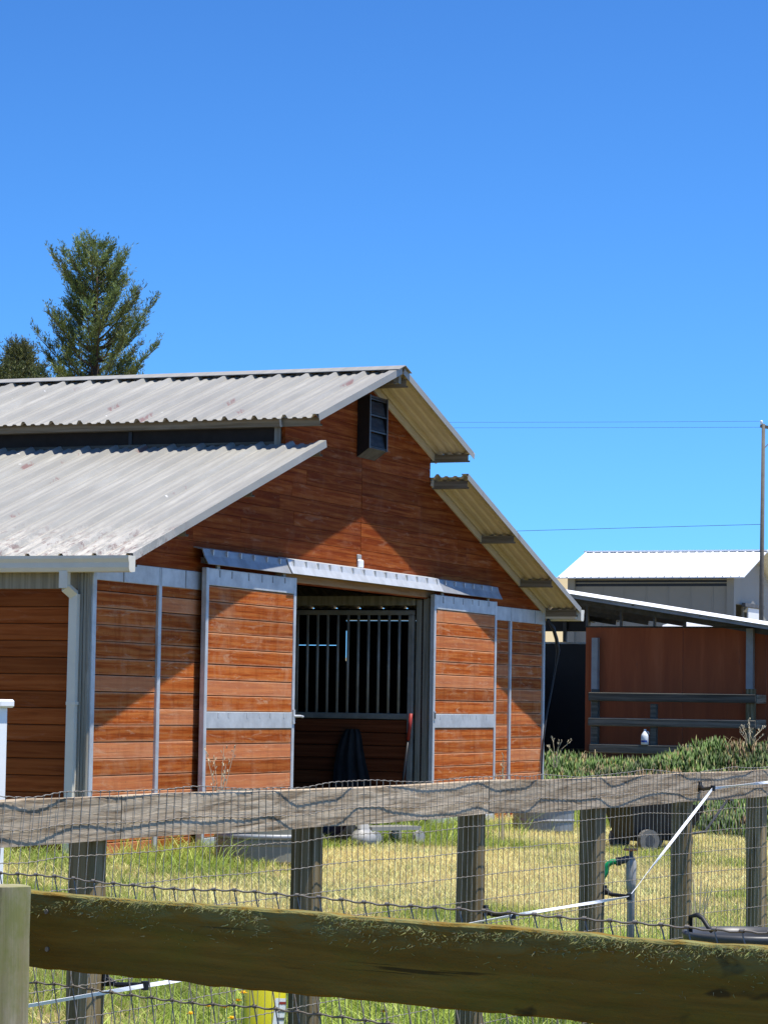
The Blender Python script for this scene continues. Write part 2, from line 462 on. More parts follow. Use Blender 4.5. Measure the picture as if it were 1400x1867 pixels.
# ------------------------------------------------------------------ mesh building
class MB:
    def __init__(self):
        self.v = []; self.f = []; self.mi = []
    def add(self, vs, fs, mi=0):
        o = len(self.v)
        self.v += [tuple(map(float, p)) for p in vs]
        self.f += [tuple(i + o for i in f) for f in fs]
        self.mi += [mi] * len(fs)
        return self
    def box(self, a, b, mi=0, bev=0):
        x0, y0, z0 = [min(p, q) for p, q in zip(a, b)]
        x1, y1, z1 = [max(p, q) for p, q in zip(a, b)]
        if bev <= 0:
            vs = [(x0, y0, z0), (x1, y0, z0), (x1, y1, z0), (x0, y1, z0), (x0, y0, z1), (x1, y0, z1), (x1, y1, z1), (x0, y1, z1)]
            return self.add(vs, [(0, 3, 2, 1), (4, 5, 6, 7), (0, 1, 5, 4), (1, 2, 6, 5), (2, 3, 7, 6), (3, 0, 4, 7)], mi)
        c = np.array([(x0 + x1) / 2, (y0 + y1) / 2, (z0 + z1) / 2]); h = np.array([(x1 - x0) / 2, (y1 - y0) / 2, (z1 - z0) / 2])
        vs = []; idx = {}
        for ax in range(3):
            for sx in (-1, 1):
                for sy in (-1, 1):
                    for sz in (-1, 1):
                        s = np.array([sx, sy, sz], float)
                        p = s * (h - bev); p[ax] = s[ax] * h[ax]
                        idx[(ax, sx, sy, sz)] = len(vs); vs.append(c + p)
        fs = []
        for ax in range(3):
            o1, o2 = [(1, 2), (2, 0), (0, 1)][ax]
            for s in (-1, 1):
                q = []
                for a1, a2 in ((-1, -1), (1, -1), (1, 1), (-1, 1)):
                    k = [0, 0, 0]; k[ax] = s; k[o1] = a1; k[o2] = a2
                    q.append(idx[(ax, *k)])
                fs.append(tuple(q if s > 0 else q[::-1]))
        for ax in range(3):                     # edges parallel to ax
            o1, o2 = [(1, 2), (2, 0), (0, 1)][ax]
            for s1 in (-1, 1):
                for s2 in (-1, 1):
                    q = []
                    for face, t in ((o1, -1), (o1, 1), (o2, 1), (o2, -1)):
                        k = [0, 0, 0]; k[ax] = t; k[o1] = s1; k[o2] = s2
                        q.append(idx[(face, *k)])
                    fs.append(tuple(q[::-1] if s1 * s2 > 0 else q))
        for sx in (-1, 1):
            for sy in (-1, 1):
                for sz in (-1, 1):
                    q = [idx[(ax, sx, sy, sz)] for ax in range(3)]
                    fs.append(tuple(q if sx * sy * sz > 0 else q[::-1]))
        return self.add(vs, fs, mi)
    def prism_v(self, poly, v0, v1, mi=0):
        """polygon in (u,z), counter-clockwise seen from -v, extruded from v0 (front) to v1"""
        n = len(poly)
        vs = [(u, v0, z) for u, z in poly] + [(u, v1, z) for u, z in poly]
        fs = [tuple(range(n)), tuple(range(2 * n - 1, n - 1, -1))]
        fs += [(i, i + n, (i + 1) % n + n, (i + 1) % n) for i in range(n)]
        return self.add(vs, fs, mi)
    def beam(self, a, b, w, h, mi=0, upv=(0, 0, 1)):
        a = Vector(a); b = Vector(b); d = (b - a).normalized()
        s = d.cross(Vector(upv)); s = (s.normalized() if s.length > 1e-5 else Vector((1, 0, 0))); t = s.cross(d).normalized()
        vs = []
        for p in (a, b):
            for i, j in ((-1, -1), (1, -1), (1, 1), (-1, 1)):
                vs.append(p + s * (i * w / 2) + t * (j * h / 2))
        return self.add(vs, [(0, 1, 2, 3), (7, 6, 5, 4), (0, 4, 5, 1), (1, 5, 6, 2), (2, 6, 7, 3), (3, 7, 4, 0)], mi)
    def tube(self, pts, r, n=6, mi=0, cap=True):
        P = [Vector(p) for p in pts]
        R = r if hasattr(r, '__len__') else [r] * len(P)
        rings = []; prev = None
        for i, p in enumerate(P):
            d = (P[min(i + 1, len(P) - 1)] - P[max(i - 1, 0)]).normalized()
            if prev is None:
                s = d.cross(Vector((0, 0, 1)))
                if s.length < .05: s = d.cross(Vector((1, 0, 0)))
            else: s = prev - d * prev.dot(d)
            s.normalize(); prev = s; t = d.cross(s)
            rings.append([p + (s * math.cos(2 * math.pi * k / n) + t * math.sin(2 * math.pi * k / n)) * R[i] for k in range(n)])
        vs = [q for rg in rings for q in rg]
        fs = []
        for i in range(len(P) - 1):
            for k in range(n):
                a, b2 = i * n + k, i * n + (k + 1) % n
                fs.append((a, b2, b2 + n, a + n))
        if cap:
            fs.append(tuple(range(n - 1, -1, -1))); fs.append(tuple(range((len(P) - 1) * n, len(P) * n)))
        return self.add(vs, fs, mi)
    def lathe(self, prof, c, n=24, mi=0, sx=1, sy=1, close=False):
        """prof: (radius, z) list; around z axis at c"""
        vs = []
        for r, z in prof:
            for k in range(n):
                a = 2 * math.pi * k / n
                vs.append((c[0] + r * sx * math.cos(a), c[1] + r * sy * math.sin(a), c[2] + z))
        fs = []
        for i in range(len(prof) - 1):
            for k in range(n):
                a, b2 = i * n + k, i * n + (k + 1) % n
                fs.append((a, b2, b2 + n, a + n))
        if prof[0][0] > 1e-4: fs.append(tuple(range(n - 1, -1, -1)))
        if prof[-1][0] > 1e-4: fs.append(tuple(range((len(prof) - 1) * n, len(prof) * n)))
        return self.add(vs, fs, mi)
    def xform(self, M):
        self.v = [tuple(M @ Vector(p)) for p in self.v]; return self
    def build(self, name, mats, parent=None, smooth=False, origin=None):
        v = np.array(self.v, float)
        o = (v.min(0) + v.max(0)) / 2 if origin is None else np.array(origin, float)
        me = bpy.data.meshes.new(name)
        me.from_pydata((v - o).tolist(), [], self.f)
        mats = [mats] if isinstance(mats, str) else mats
        for k in mats: me.materials.append(MAT[k])
        if len(mats) > 1: me.polygons.foreach_set('material_index', self.mi)
        if smooth: me.polygons.foreach_set('use_smooth', [True] * len(me.polygons))
        me.update()
        ob = bpy.data.objects.new(name, me); COL.objects.link(ob)
        place(ob, o, parent)
        return ob


WLOC = {}
def place(ob, o, parent):
    o = np.array(o, float)
    WLOC[ob] = o
    if parent is not None:
        ob.parent = parent; ob.location = o - WLOC[parent]
    else: ob.location = o
def thing(name, loc, label, cat, group=None):
    e = bpy.data.objects.new(name, None); COL.objects.link(e)
    e.empty_display_size = .2
    place(e, loc, None)
    return tag(e, label, cat, group)
def tag(o, label, cat, group=None, kind=None):
    o['label'] = label
    if cat: o['category'] = cat
    if group: o['group'] = group
    if kind: o['kind'] = kind
    return o
def sub(name, parent, loc):
    """an Empty part that carries sub-parts"""
    e = bpy.data.objects.new(name, None); COL.objects.link(e); e.empty_display_size = .1
    place(e, loc, parent); return e
def clone(src, parent, o):
    c = src.copy(); COL.objects.link(c); place(c, o, parent); return c


def np_mesh(name, verts, tris, mat, cols=None, parent=None, kind=None, origin=(0, 0, 0), smooth=False):
    """big triangle soups, quickly"""
    verts = np.asarray(verts, np.float32) - np.asarray(origin, np.float32)
    tris = np.asarray(tris, np.int32)
    me = bpy.data.meshes.new(name)
    me.vertices.add(len(verts)); me.vertices.foreach_set('co', verts.ravel())
    k = tris.shape[1]
    me.loops.add(tris.size); me.loops.foreach_set('vertex_index', tris.ravel())
    me.polygons.add(len(tris))
    me.polygons.foreach_set('loop_start', np.arange(0, tris.size, k, dtype=np.int32))
    if cols is not None:
        at = me.color_attributes.new('Col', 'FLOAT_COLOR', 'POINT')
        at.data.foreach_set('color', np.c_[cols, np.ones(len(cols))].astype(np.float32).ravel())
    me.materials.append(MAT[mat])
    if smooth: me.polygons.foreach_set('use_smooth', [True] * len(tris))
    me.update(calc_edges=True); me.validate()
    ob = bpy.data.objects.new(name, me); COL.objects.link(ob)
    place(ob, origin, parent)
    if kind: ob['kind'] = kind
    return ob


# ------------------------------------------------------------------ ground
def build_ground():
    def axis(c, near, step, far):
        a = [0.0]; s = step
        while a[-1] < far:
            if a[-1] > near: s *= 1.13
            a.append(a[-1] + s)
        a = np.array(a)
        return np.r_[-a[:0:-1], a] + c
    us = axis(0, 24, .5, 2600); vs = axis(-3, 14, .5, 2600)
    U, V = np.meshgrid(us, vs, indexing='ij')
    Z = ground_z(U, V)
    verts = np.c_[U.ravel(), V.ravel(), Z.ravel()]
    n, k = U.shape
    i = np.arange(n - 1)[:, None] * k + np.arange(k - 1)[None, :]
    i = i.ravel()
    q = np.c_[i, i + k, i + k + 1, i + 1]
    ob = np_mesh('ground', verts, q, 'ground_soil', smooth=True)
    tag(ob, 'dry yellow-green lawn and tan hillside ground', None, kind='structure')
build_ground()

# ------------------------------------------------------------------ barn dimensions (metres)
W = 10.97; H = W / 2
ZB = 0.33                                 # foot of the walls
MON = 1.83                                # half width of the raised middle
OV = 0.431                                # gable overhang
ZR, SL = 4.903, 0.3338                    # ridge, slope
E1, TL, ZL, E2 = 2.017, 1.843, 4.002, 0.111
def zup(d): return ZR - SL * d
def zlo(d): return ZL - SL * (d - TL)
ROW = 0.1355
LEN = 13.0
ZHB, ZHT = 2.581, 2.738
DV = -0.115                               # face of the sliding doors
DA, DB_ = 3.63, 1.745                     # half distances of outer and inner door edges
ZDT, ZM1, ZM2, ZDBAND = 2.775, 1.533, 1.388, 2.624

barn = thing('barn', (H, 0, ZB), 'long red-brown plank horse barn with raised grey metal roof and open sliding doors', 'barn')


def board_box(a, b, mat, parent, name='board', jit=.0025, bev=.0042):
    d = rnd.uniform(-jit, jit)
    a = list(a); b = list(b)
    a[1] += d; b[1] += d
    return MB().box(a, b, bev=bev).build(name, mat, parent)


def board_rows(u0, u1, z0, z1, v0, v1, mat, parent, phase=ZB, gap=.0055):
    z = phase
    while z < z1:
        a, b = max(z, z0), min(z + ROW, z1)
        if b - a > .03:
            g = gap * rnd.uniform(.6, 1.5)
            board_box((u0, v0, a + g / 2), (u1, v1, b - g / 2), mat, parent)
        z += ROW


def build_front():
    wall = sub('front_wall', barn, (H, 0, ZB))
    us = 1.13                                        # strip position
    # dark backing behind the planks, in pieces round the opening
    mb = MB()
    def gable_poly(zlow):
        e = .075
        pts = [(0.03, zlow), (W - .03, zlow)]
        pts += [(W - .03, min(zlo(H - .03) - e, 9)), (H + MON, zlo(MON) - e), (H + MON, zup(MON) - e), (H, ZR - e), (H - MON, zup(MON) - e), (H - MON, zlo(MON) - e), (0.03, zlo(H - .03) - e)]
        return pts
    mb.prism_v(gable_poly(2.775), .028, .045)
    mb.prism_v([(0.03, ZB), (H - 1.80, ZB), (H - 1.80, 2.774), (0.03, 2.774)], .028, .045)
    mb.prism_v([(H + 1.80, ZB), (W - .03, ZB), (W - .03, 2.774), (H + 1.80, 2.774)], .028, .045)
    mb.build('wall_backing', 'backing', wall)
    # planks below the band
    for u0, u1 in ((.045, us - .002), (us + .058, H - 1.82)):
        board_rows(u0, u1, ZB + .01, ZHB + .02, -.012, .026, 'siding_front', wall)
        board_rows(W - u1, W - u0, ZB + .01, ZHB + .02, -.012, .026, 'siding_front', wall)
    # gable planks, left and right of the middle seam
    z = ZHT - .01
    e = .07
    def dmax(z):
        if z <= zlo(MON) - e: return TL + (ZL - e - z) / SL
        return min(MON, (ZR - e - z) / SL)
    while z < ZR - .12:
        za, zb = z + .0015, z + ROW - .0015
        zs = [za] + [q for q in (zlo(MON) - e, zlo(MON) - e + 1e-4, zup(MON) - e) if za < q < zb] + [zb]
        ds = [min(max(dmax(q), .03), H - .02) for q in zs]
        for s in (-1, 1):
            seam = .003 + rnd.uniform(0, .003)
            jl = 0
            # some rows are pieced together from two lengths
            cut = None
            if ds[0] > 2.6: cut = rnd.uniform(1.2, ds[0] - .8)
            segs = [(seam, None)] if cut is None else [(seam, cut - .002), (cut + .002, None)]
            for a, b in segs:
                if b is not None and min(ds) > b:
                    poly = [(a, za), (b, za), (b, zb), (a, zb)]
                elif b is not None:
                    poly = [(a, za)] + [(min(d, b), q) for d, q in zip(ds, zs)] + [(a, zb)]
                else:
                    if max(ds) <= a + .02: continue
                    poly = [(a, za)] + [(max(d, a + .01), q) for d, q in zip(ds, zs)] + [(a, zb)]
                if s < 0: poly = [(-d, q) for d, q in poly][::-1]
                poly = [(H + d, q) for d, q in poly]
                v = -.014 + rnd.uniform(-.002, .002)
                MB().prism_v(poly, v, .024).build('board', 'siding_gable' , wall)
        z += ROW
    # galvanised bands and strips
    for a, b in ((-.02, H - DA - .02 + .3), (H + DA - .3, W + .012)):
        MB().box((a, -.03, ZHB), (b, .02, ZHT), bev=.004).build('metal_band', 'galv', wall)
    for a, b in ((-.022, .040), (us, us + .055), (W - us - .055, W - us), (W - .04, W + .014)):
        MB().box((a, -.034, ZB), (b, .018, ZHT - .004), bev=.004).build('metal_strip', 'galv', wall)
    # seams of the band
    for u in (.5, us + .03, us + .5, W - us - .03, W - .35):
        MB().box((u - .006, -.0345, ZHB + .004), (u + .006, -.029, ZHT - .003)).build('band_seam', 'galv_dull', wall)
    # header over the opening, jambs
    MB().box((H - 2.0, -.02, 2.742), (H + 2.0, .09, 2.90), bev=.006).build('header_beam', 'beam', wall)
    for s in (-1, 1):
        MB().box((H + s * 1.80, -.045, ZB), (H + s * 1.885, .11, 2.741), bev=.006).build('door_jamb', 'corner_wood', wall)
    return wall
front = build_front()


def build_track():
    tr = sub('door_track', barn, (H, -.1, 2.85))
    prof = [(-.010, 2.955), (-.105, 2.935), (-.125, 2.875), (-.165, 2.802), (-.160, 2.799), (-.118, 2.868), (-.098, 2.927), (-.010, 2.945)]
    def hood(u0, u1, dv, dz, mat):
        n = len(prof)
        vs = [(u0, v + dv, z + dz) for v, z in prof] + [(u1, v + dv, z + dz) for v, z in prof]
        fs = [(i, i + n, (i + 1) % n + n, (i + 1) % n) for i in range(n)][:-1]
        fs += [tuple(range(n)), tuple(range(2 * n - 1, n - 1, -1))]
        MB().add(vs, [f[::-1] for f in fs]).build('track_cover', mat, tr)
    hood(1.79, 3.56, 0, 0, 'galv_dull'); hood(3.52, 7.33, -.014, .004, 'galv'); hood(7.29, 9.16, 0, 0, 'galv_dull')  # outer pieces take darker metal to paint their shade, the middle one is sunlit
    MB().box((1.82, -.11, 2.81), (9.13, -.075, 2.86)).build('track_rail', 'steel_dark', tr)
    # bracket studs along the hood
    for i in range(26):
        u = 1.95 + i * .278
        dv = -.014 if 3.52 < u < 7.33 else 0
        MB().box((u, -.131 + dv, 2.884), (u + .018, -.105 + dv, 2.932)).build('bracket', 'galv', tr)
build_track()


def build_door(s):
    """s=-1 left leaf, s=1 right leaf"""
    a, b = sorted((H + s * DA, H + s * DB_))
    z0 = ZB + .05
    d = sub('door', barn, ((a + b) / 2, DV, z0))
    th = .045
    bk = MB().box((a + .02, DV + .018, z0 + .01), (b - .02, DV + th - .004, ZDT - .02)).build('door_core', 'backing', d)
    st = .052
    def fr(x0, x1, za, zb, name='frame', mat='galv', dv=0):
        MB().box((x0, DV - .004 + dv, za), (x1, DV + th + dv, zb), bev=.004).build(name, mat, d)
    fr(a, a + st, z0, ZDT); fr(b - st, b, z0, ZDT)
    fr(a + st - .004, b - st + .004, ZDBAND, ZDT - .002, 'top_band', dv=.002)
    fr(a + st - .004, b - st + .004, ZM2, ZM1, 'middle_band', dv=.002)
    fr(a + st - .004, b - st + .004, z0, z0 + .07, 'bottom_band', dv=.002)
    for za, zb in ((z0 + .072, ZM2 - .002), (ZM1 + .002, ZDBAND - .002)):
        z = za; n = round((zb - za) / ROW); h = (zb - za) / n
        for i in range(n):
            g = rnd.uniform(.004, .0085)
            board_box((a + st + .002, DV + .004, z + g / 2), (b - st - .002, DV + .03, z + h - g / 2), 'siding_front', d)
            z += h
    # seams in the bands, little bent tabs
    k = 7
    for i in range(1, k):
        x = a + (b - a) * (i + rnd.uniform(-.2, .2)) / k
        MB().box((x, DV - .0055, ZDBAND + rnd.uniform(.06, .09)), (x + rnd.uniform(.012, .03), DV - .001, ZDT - .012)).build('band_tab', 'galv_dull', d)
        x += rnd.uniform(-.04, .04)
        MB().box((x, DV - .0055, ZM1 - .05), (x + .02, DV - .001, ZM1 - .008)).build('band_tab', 'galv', d)
    # hangers up to the track
    for x in (a + .25, b - .25):
        MB().box((x - .03, DV + .008, ZDT - .02), (x + .03, DV + .022, 2.83)).build('hanger', 'galv_dull', d)
    xi = b if s < 0 else a
    if s < 0:
        mb = MB().box((xi - .05, DV - .016, 1.43), (xi - .01, DV - .004, 1.56)).tube([(xi - .03, DV - .012, 1.50), (xi + .03, DV - .05, 1.50), (xi + .085, DV - .05, 1.495)], .012, 8)
        mb.build('latch', 'galv', d)
    else:
        MB().box((xi + .01, DV - .014, 1.47), (xi + .05, DV - .004, 1.56), mi=0).box((xi + .018, DV - .017, 1.485), (xi + .042, DV - .0138, 1.545), mi=1).build('latch_plate', ['galv', 'black_paint'], d)
build_door(-1); build_door(1)


def build_sides():
    # left wall
    lw = sub('left_wall', barn, (0, 5, ZB))
    MB().box((.03, .05, ZB), (.05, LEN, 2.72)).build('wall_backing', 'backing', lw)
    z = ZB
    while z < 2.50:
        b = min(z + ROW, 2.50); g = rnd.uniform(.003, .006)
        v = .125
        for cut in (4.6 + rnd.uniform(-1.2, 1.2), 9 + rnd.uniform(-1, 1), LEN):
            d = rnd.uniform(-.002, .002)
            MB().box((-.008 + d, v, z + g / 2), (.028, cut - .004, b - g / 2), bev=.006).build('board', 'siding_side', lw)
            v = cut
        z += ROW
    MB().box((-.02, .105, 2.505), (.03, LEN, 2.66), bev=.004).build('eave_board', 'corner_wood', lw)
    # corner post made of planks
    cp = sub('corner_post', barn, (0, .03, ZB))
    for v0, v1, du in ((-.018, .008, 0), (.011, .040, .006), (.044, .074, 0), (.078, .102, .010)):
        MB().box((-.052 + du, v0, ZB), (.028, v1, 2.66), bev=.004).build('post_plank', 'corner_wood', cp)
    # right wall: gaps let daylight in
    rw = sub('right_wall', barn, (W, 5, ZB))
    def panel(v0, v1, z0, z1):
        MB().box((W - .05, v0, z0), (W - .02, v1, z1)).build('wall_panel', 'interior', rw)
    panel(.05, 1.50, ZB, 2.765)
    panel(1.50, 2.44, ZB, 2.620); panel(1.50, 2.44, 2.633, 2.765)
    panel(2.44, 2.475, ZB, 2.14); panel(2.44, 2.475, 2.50, 2.615); panel(2.44, 2.475, 2.640, 2.765)
    panel(2.475, 2.56, ZB, 2.765); panel(2.56, 3.10, ZB, 2.322); panel(2.56, 3.10, 2.329, 2.765)
    panel(3.10, LEN, ZB, 2.765)
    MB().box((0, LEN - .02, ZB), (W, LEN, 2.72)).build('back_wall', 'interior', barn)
    # clerestory on the left and right of the raised middle
    for s in (-1, 1):
        u = H + s * MON
        c = sub('clerestory', barn, (u, 5, 4.0))
        uo = u - .03 * 1 if s < 0 else u
        MB().box((u - .015, .05, zlo(MON) + .005 - .06), (u + .015, LEN, zlo(MON) + .03)).build('sill', 'rail_dark', c)  # sill and top rail darkened to paint the shade under the upper eave
        MB().box((u - .015, .05, 4.165), (u + .015, LEN, 4.245)).build('top_rail', 'rail_dark', c)
        MB().box((u - .02, .03, 3.97), (u + .02, .09, 4.25)).build('end_post', 'corner_wood', c)
        v = .09
        while v < LEN:
            v1 = min(v + 1.52, LEN)
            MB().box((u - .004, v, zlo(MON) + .03), (u + .004, v1 - .035, 4.165)).build('pane', 'interior', c)
            MB().box((u - .018, v1 - .035, zlo(MON) + .03), (u + .018, v1, 4.165)).build('mullion', 'black_paint', c)
            v = v1
build_sides()


def rib_profile(w, period, rib_h, ribs):
    """(y, z) across a sheet of width w; ribs at given offsets; two small flutes between ribs"""
    p = []
    for r in ribs:
        p += [(r - .036, 0), (r - .013, rib_h), (r + .013, rib_h), (r + .036, 0)]
        for k in (1 / 3, 2 / 3):
            q = r + period * k
            if q + .02 < w: p += [(q - .030, 0), (q - .014, .013), (q + .014, .013), (q + .030, 0)]
    p = [q for q in p if -1e-6 <= q[0] <= w + 1e-6]
    if p[0][0] > 0: p = [(0, 0)] + p
    if p[-1][0] < w: p += [(w, 0)]
    return p


def build_roof():
    th = .003
    sheetw = .9144
    prof = rib_profile(sheetw, .3048, .037, (.04, .3448, .6496))
    def sheet_mesh(s, d0, d1, zf, mats):
        mb = MB(); n = len(prof)
        nseg = 4
        cosn = 1 / math.sqrt(1 + SL * SL); nx, nz = s * SL * cosn, cosn
        vs = []
        for layer in (0, 1):
            for i in range(nseg + 1):
                d = d0 + (d1 - d0) * i / nseg
                for y, h in prof:
                    hh = h - layer * th
                    vs.append((H + s * d + nx * hh, y, zf(d) + nz * hh))
        tot = (nseg + 1) * n
        ft, fb = [], []
        for i in range(nseg):
            for k in range(n - 1):
                a = i * n + k
                q = (a, a + n, a + n + 1, a + 1)
                if s < 0: q = q[::-1]
                ft.append(q)
                fb.append(tuple(x + tot for x in q[::-1]))
        mb.add(vs, ft, 0)
        mb.f += fb; mb.mi += [1] * len(fb)
        ends = []
        for i0 in (0, nseg):
            for k in range(n - 1):
                a = i0 * n + k; q = (a, a + 1, a + 1 + tot, a + tot)
                ends.append(q)
        for i in range(nseg):
            for k in (0, n - 1):
                a = i * n + k; ends.append((a, a + n, a + n + tot, a + tot))
        mb.f += ends; mb.mi += [0] * len(ends)
        return mb
    for s, tiername, d0, d1, zf, mats in ((-1, 'upper_roof', .05, E1, zup, ['roof_grey', 'roof_under']), (1, 'upper_roof', .05, E1, zup, ['roof_grey', 'roof_under']),
                                  (-1, 'lower_roof', TL - .005, H + E2, zlo, ['roof_grey_lower', 'roof_under']), (1, 'lower_roof', TL - .005, H + E2, zlo, ['roof_grey_lower', 'roof_under'])):
        ro = sub(tiername, barn, (H + s * (d0 + d1) / 2, 5, zf((d0 + d1) / 2)))
        first = None; v = -OV
        while v < LEN:
            if first is None:
                mb = sheet_mesh(s, d0, d1, zf, mats)
                first = mb.build('roof_sheet', mats, ro, origin=(H, 0, zf(d0)))
                first.location.y += v; WLOC[first][1] += v
            else:
                o = WLOC[first].copy(); o[1] = v
                clone(first, ro, o).location.z += rnd.uniform(-.0015, .0015)
            v += sheetw - .001
        # rake trim (angle) along the front edge
        cosn = 1 / math.sqrt(1 + SL * SL); nx, nz = s * SL * cosn, cosn
        def P(d, v, h): return (H + s * d + nx * h, v, zf(d) + nz * h)
        mb = MB()
        for (va, ha, vb, hb) in ((-OV - .004, .036, -OV + .075, .036), (-OV - .004, .036, -OV - .004, -.030)):
            q = [P(d0 - (.0 if d0 > 1 else .03), va, ha), P(d1, va, ha), P(d1, vb, hb), P(d0 - (.0 if d0 > 1 else .03), vb, hb)]
            q2 = [(x, y + (.002 if va != vb else .003), z - (.002 if va != vb else 0)) for x, y, z in q]
            mb.add(q + q2, [(0, 1, 2, 3), (7, 6, 5, 4), (0, 4, 5, 1), (1, 5, 6, 2), (2, 6, 7, 3), (3, 7, 4, 0)])
        mb.build('rake_trim', 'galv_dull' if 0 else mats[0], ro)
        # purlins carrying the sheets, sticking out of the gable as C channels
        ds = ((.16, E1 - .10) if d0 < 1 else (TL + .06, 3.35, 4.62, H + E2 - .08))
        for d in ds:
            if s > 0 or True:
                zc = zf(d) - .012
                x = H + s * d
                ve = -OV + .02
                mb = MB()
                mb.box((x - .022, ve, zc - .085), (x - .018, LEN, zc - .004))
                mb.box((x - .018, ve, zc - .008 - .0), (x + .030, LEN, zc - .004))
                mb.box((x - .018, ve, zc - .085), (x + .030, LEN, zc - .081))
                mb.box((x + .027, ve, zc - .081), (x + .030, LEN, zc - .066))
                mb.build('purlin', 'purlin_wood', ro)
        # closure board along the gable wall under the sheets
        MB().add([P(d0 + .02, -.035, -.012), P(d1 - .03, -.035, -.012), P(d1 - .03, -.035, -.085), P(d0 + .02, -.035, -.085),
                  P(d0 + .02, -.0165, -.012), P(d1 - .03, -.0165, -.012), P(d1 - .03, -.0165, -.085), P(d0 + .02, -.0165, -.085)],
                 [(3, 2, 1, 0), (4, 5, 6, 7), (0, 1, 5, 4), (1, 2, 6, 5), (2, 3, 7, 6), (3, 0, 4, 7)]).build('closure_strip', 'roof_under' if s > 0 else 'galv_dull', ro)
        # soffit fill: roofing inside behind the gable
    # ridge cap
    rc = MB()
    n = 0
    for s in (-1, 1):
        cosn = 1 / math.sqrt(1 + SL * SL)
        top = [(H, -OV - .03, ZR + .050), (H, LEN, ZR + .050), (H + s * .17, LEN, ZR + .050 - SL * .17), (H + s * .17, -OV - .03, ZR + .050 - SL * .17)]
        low = [(x, y, z - .006) for x, y, z in top]
        f = [(0, 1, 2, 3), (7, 6, 5, 4), (0, 4, 5, 1), (1, 5, 6, 2), (2, 6, 7, 3), (3, 7, 4, 0)]
        rc.add(top + low, f if s < 0 else [q[::-1] for q in f])
    rc.build('ridge_cap', 'roof_grey', barn)
    MB().box((H - .03, -OV + .03, ZR - .13), (H + .03, LEN, ZR - .02)).build('ridge_beam', 'corner_wood', barn)
build_roof()


def build_gutters():
    for s in (-1, 1):
        ue = H + s * (H + E2 - .02)
        zt = zlo(H + E2) + .012
        prof = [(0, -.002), (0, -.125), (.055, -.132), (.095, -.128), (.108, -.095), (.108, -.055), (.120, -.025), (.120, 0), (.112, 0), (.112, -.028), (.100, -.058), (.100, -.090), (.090, -.120), (.055, -.124), (.006, -.118), (.006, -.002)]
        v0, v1 = -OV - .01, LEN
        n = len(prof); mb = MB()
        vs = [(ue + s * x, v0, zt + z) for x, z in prof] + [(ue + s * x, v1, zt + z) for x, z in prof]
        fs = [(i, i + n, (i + 1) % n + n, (i + 1) % n) for i in range(n)]
        if s > 0: fs = [f[::-1] for f in fs]
        mb.add(vs, fs)
        for vv in (v0, v1):
            e = [(ue + s * x, vv, zt + z) for x, z in prof[:8]]
            e2 = [(x, y + .002, z) for x, y, z in e]
            k = len(e); mb.add(e + e2, [tuple(range(k)), tuple(range(2 * k - 1, k - 1, -1))] + [(i, i + k, (i + 1) % k + k, (i + 1) % k) for i in range(k)])
        mb.build('gutter', 'cream_paint', barn)
    # downspout at the left front corner
    ds = sub('downspout', barn, (-.1, .22, ZB))
    a = on_u(117, 1100, -.17); v = float(a[1])
    zt = zlo(H + E2) - .115
    def strip(pts, wv, wu, name):
        mb = MB()
        for p, q in zip(pts[:-1], pts[1:]):
            mb.beam(p, q, wv, wu, upv=(1, 0, 0))
        mb.build(name, 'cream_paint', ds)
    strip([(-.165, v, zt + .005), (-.165, v, zt - .13)], .075, .055, 'outlet')
    strip([(-.165, v - .005, zt - .12), (-.085, v - .05, zt - .185)], .072, .055, 'elbow')
    strip([(-.085, v - .05, zt - .175), (-.085, v - .048, 1.55), (-.085, v - .044, ZB + .06)], .072, .055, 'pipe')
    strip([(-.086, v - .05, 1.60), (-.086, v - .05, 1.575)], .082, .062, 'collar')
build_gutters()
for s_ in (-1, 1):
    a_, b_ = sorted((H + s_ * (H + .022), H + s_ * (H + E2 - .03)))
    MB().box((a_, -OV + .04, 2.655), (b_, LEN, 2.685)).build('eave_soffit', 'cream_paint', barn)


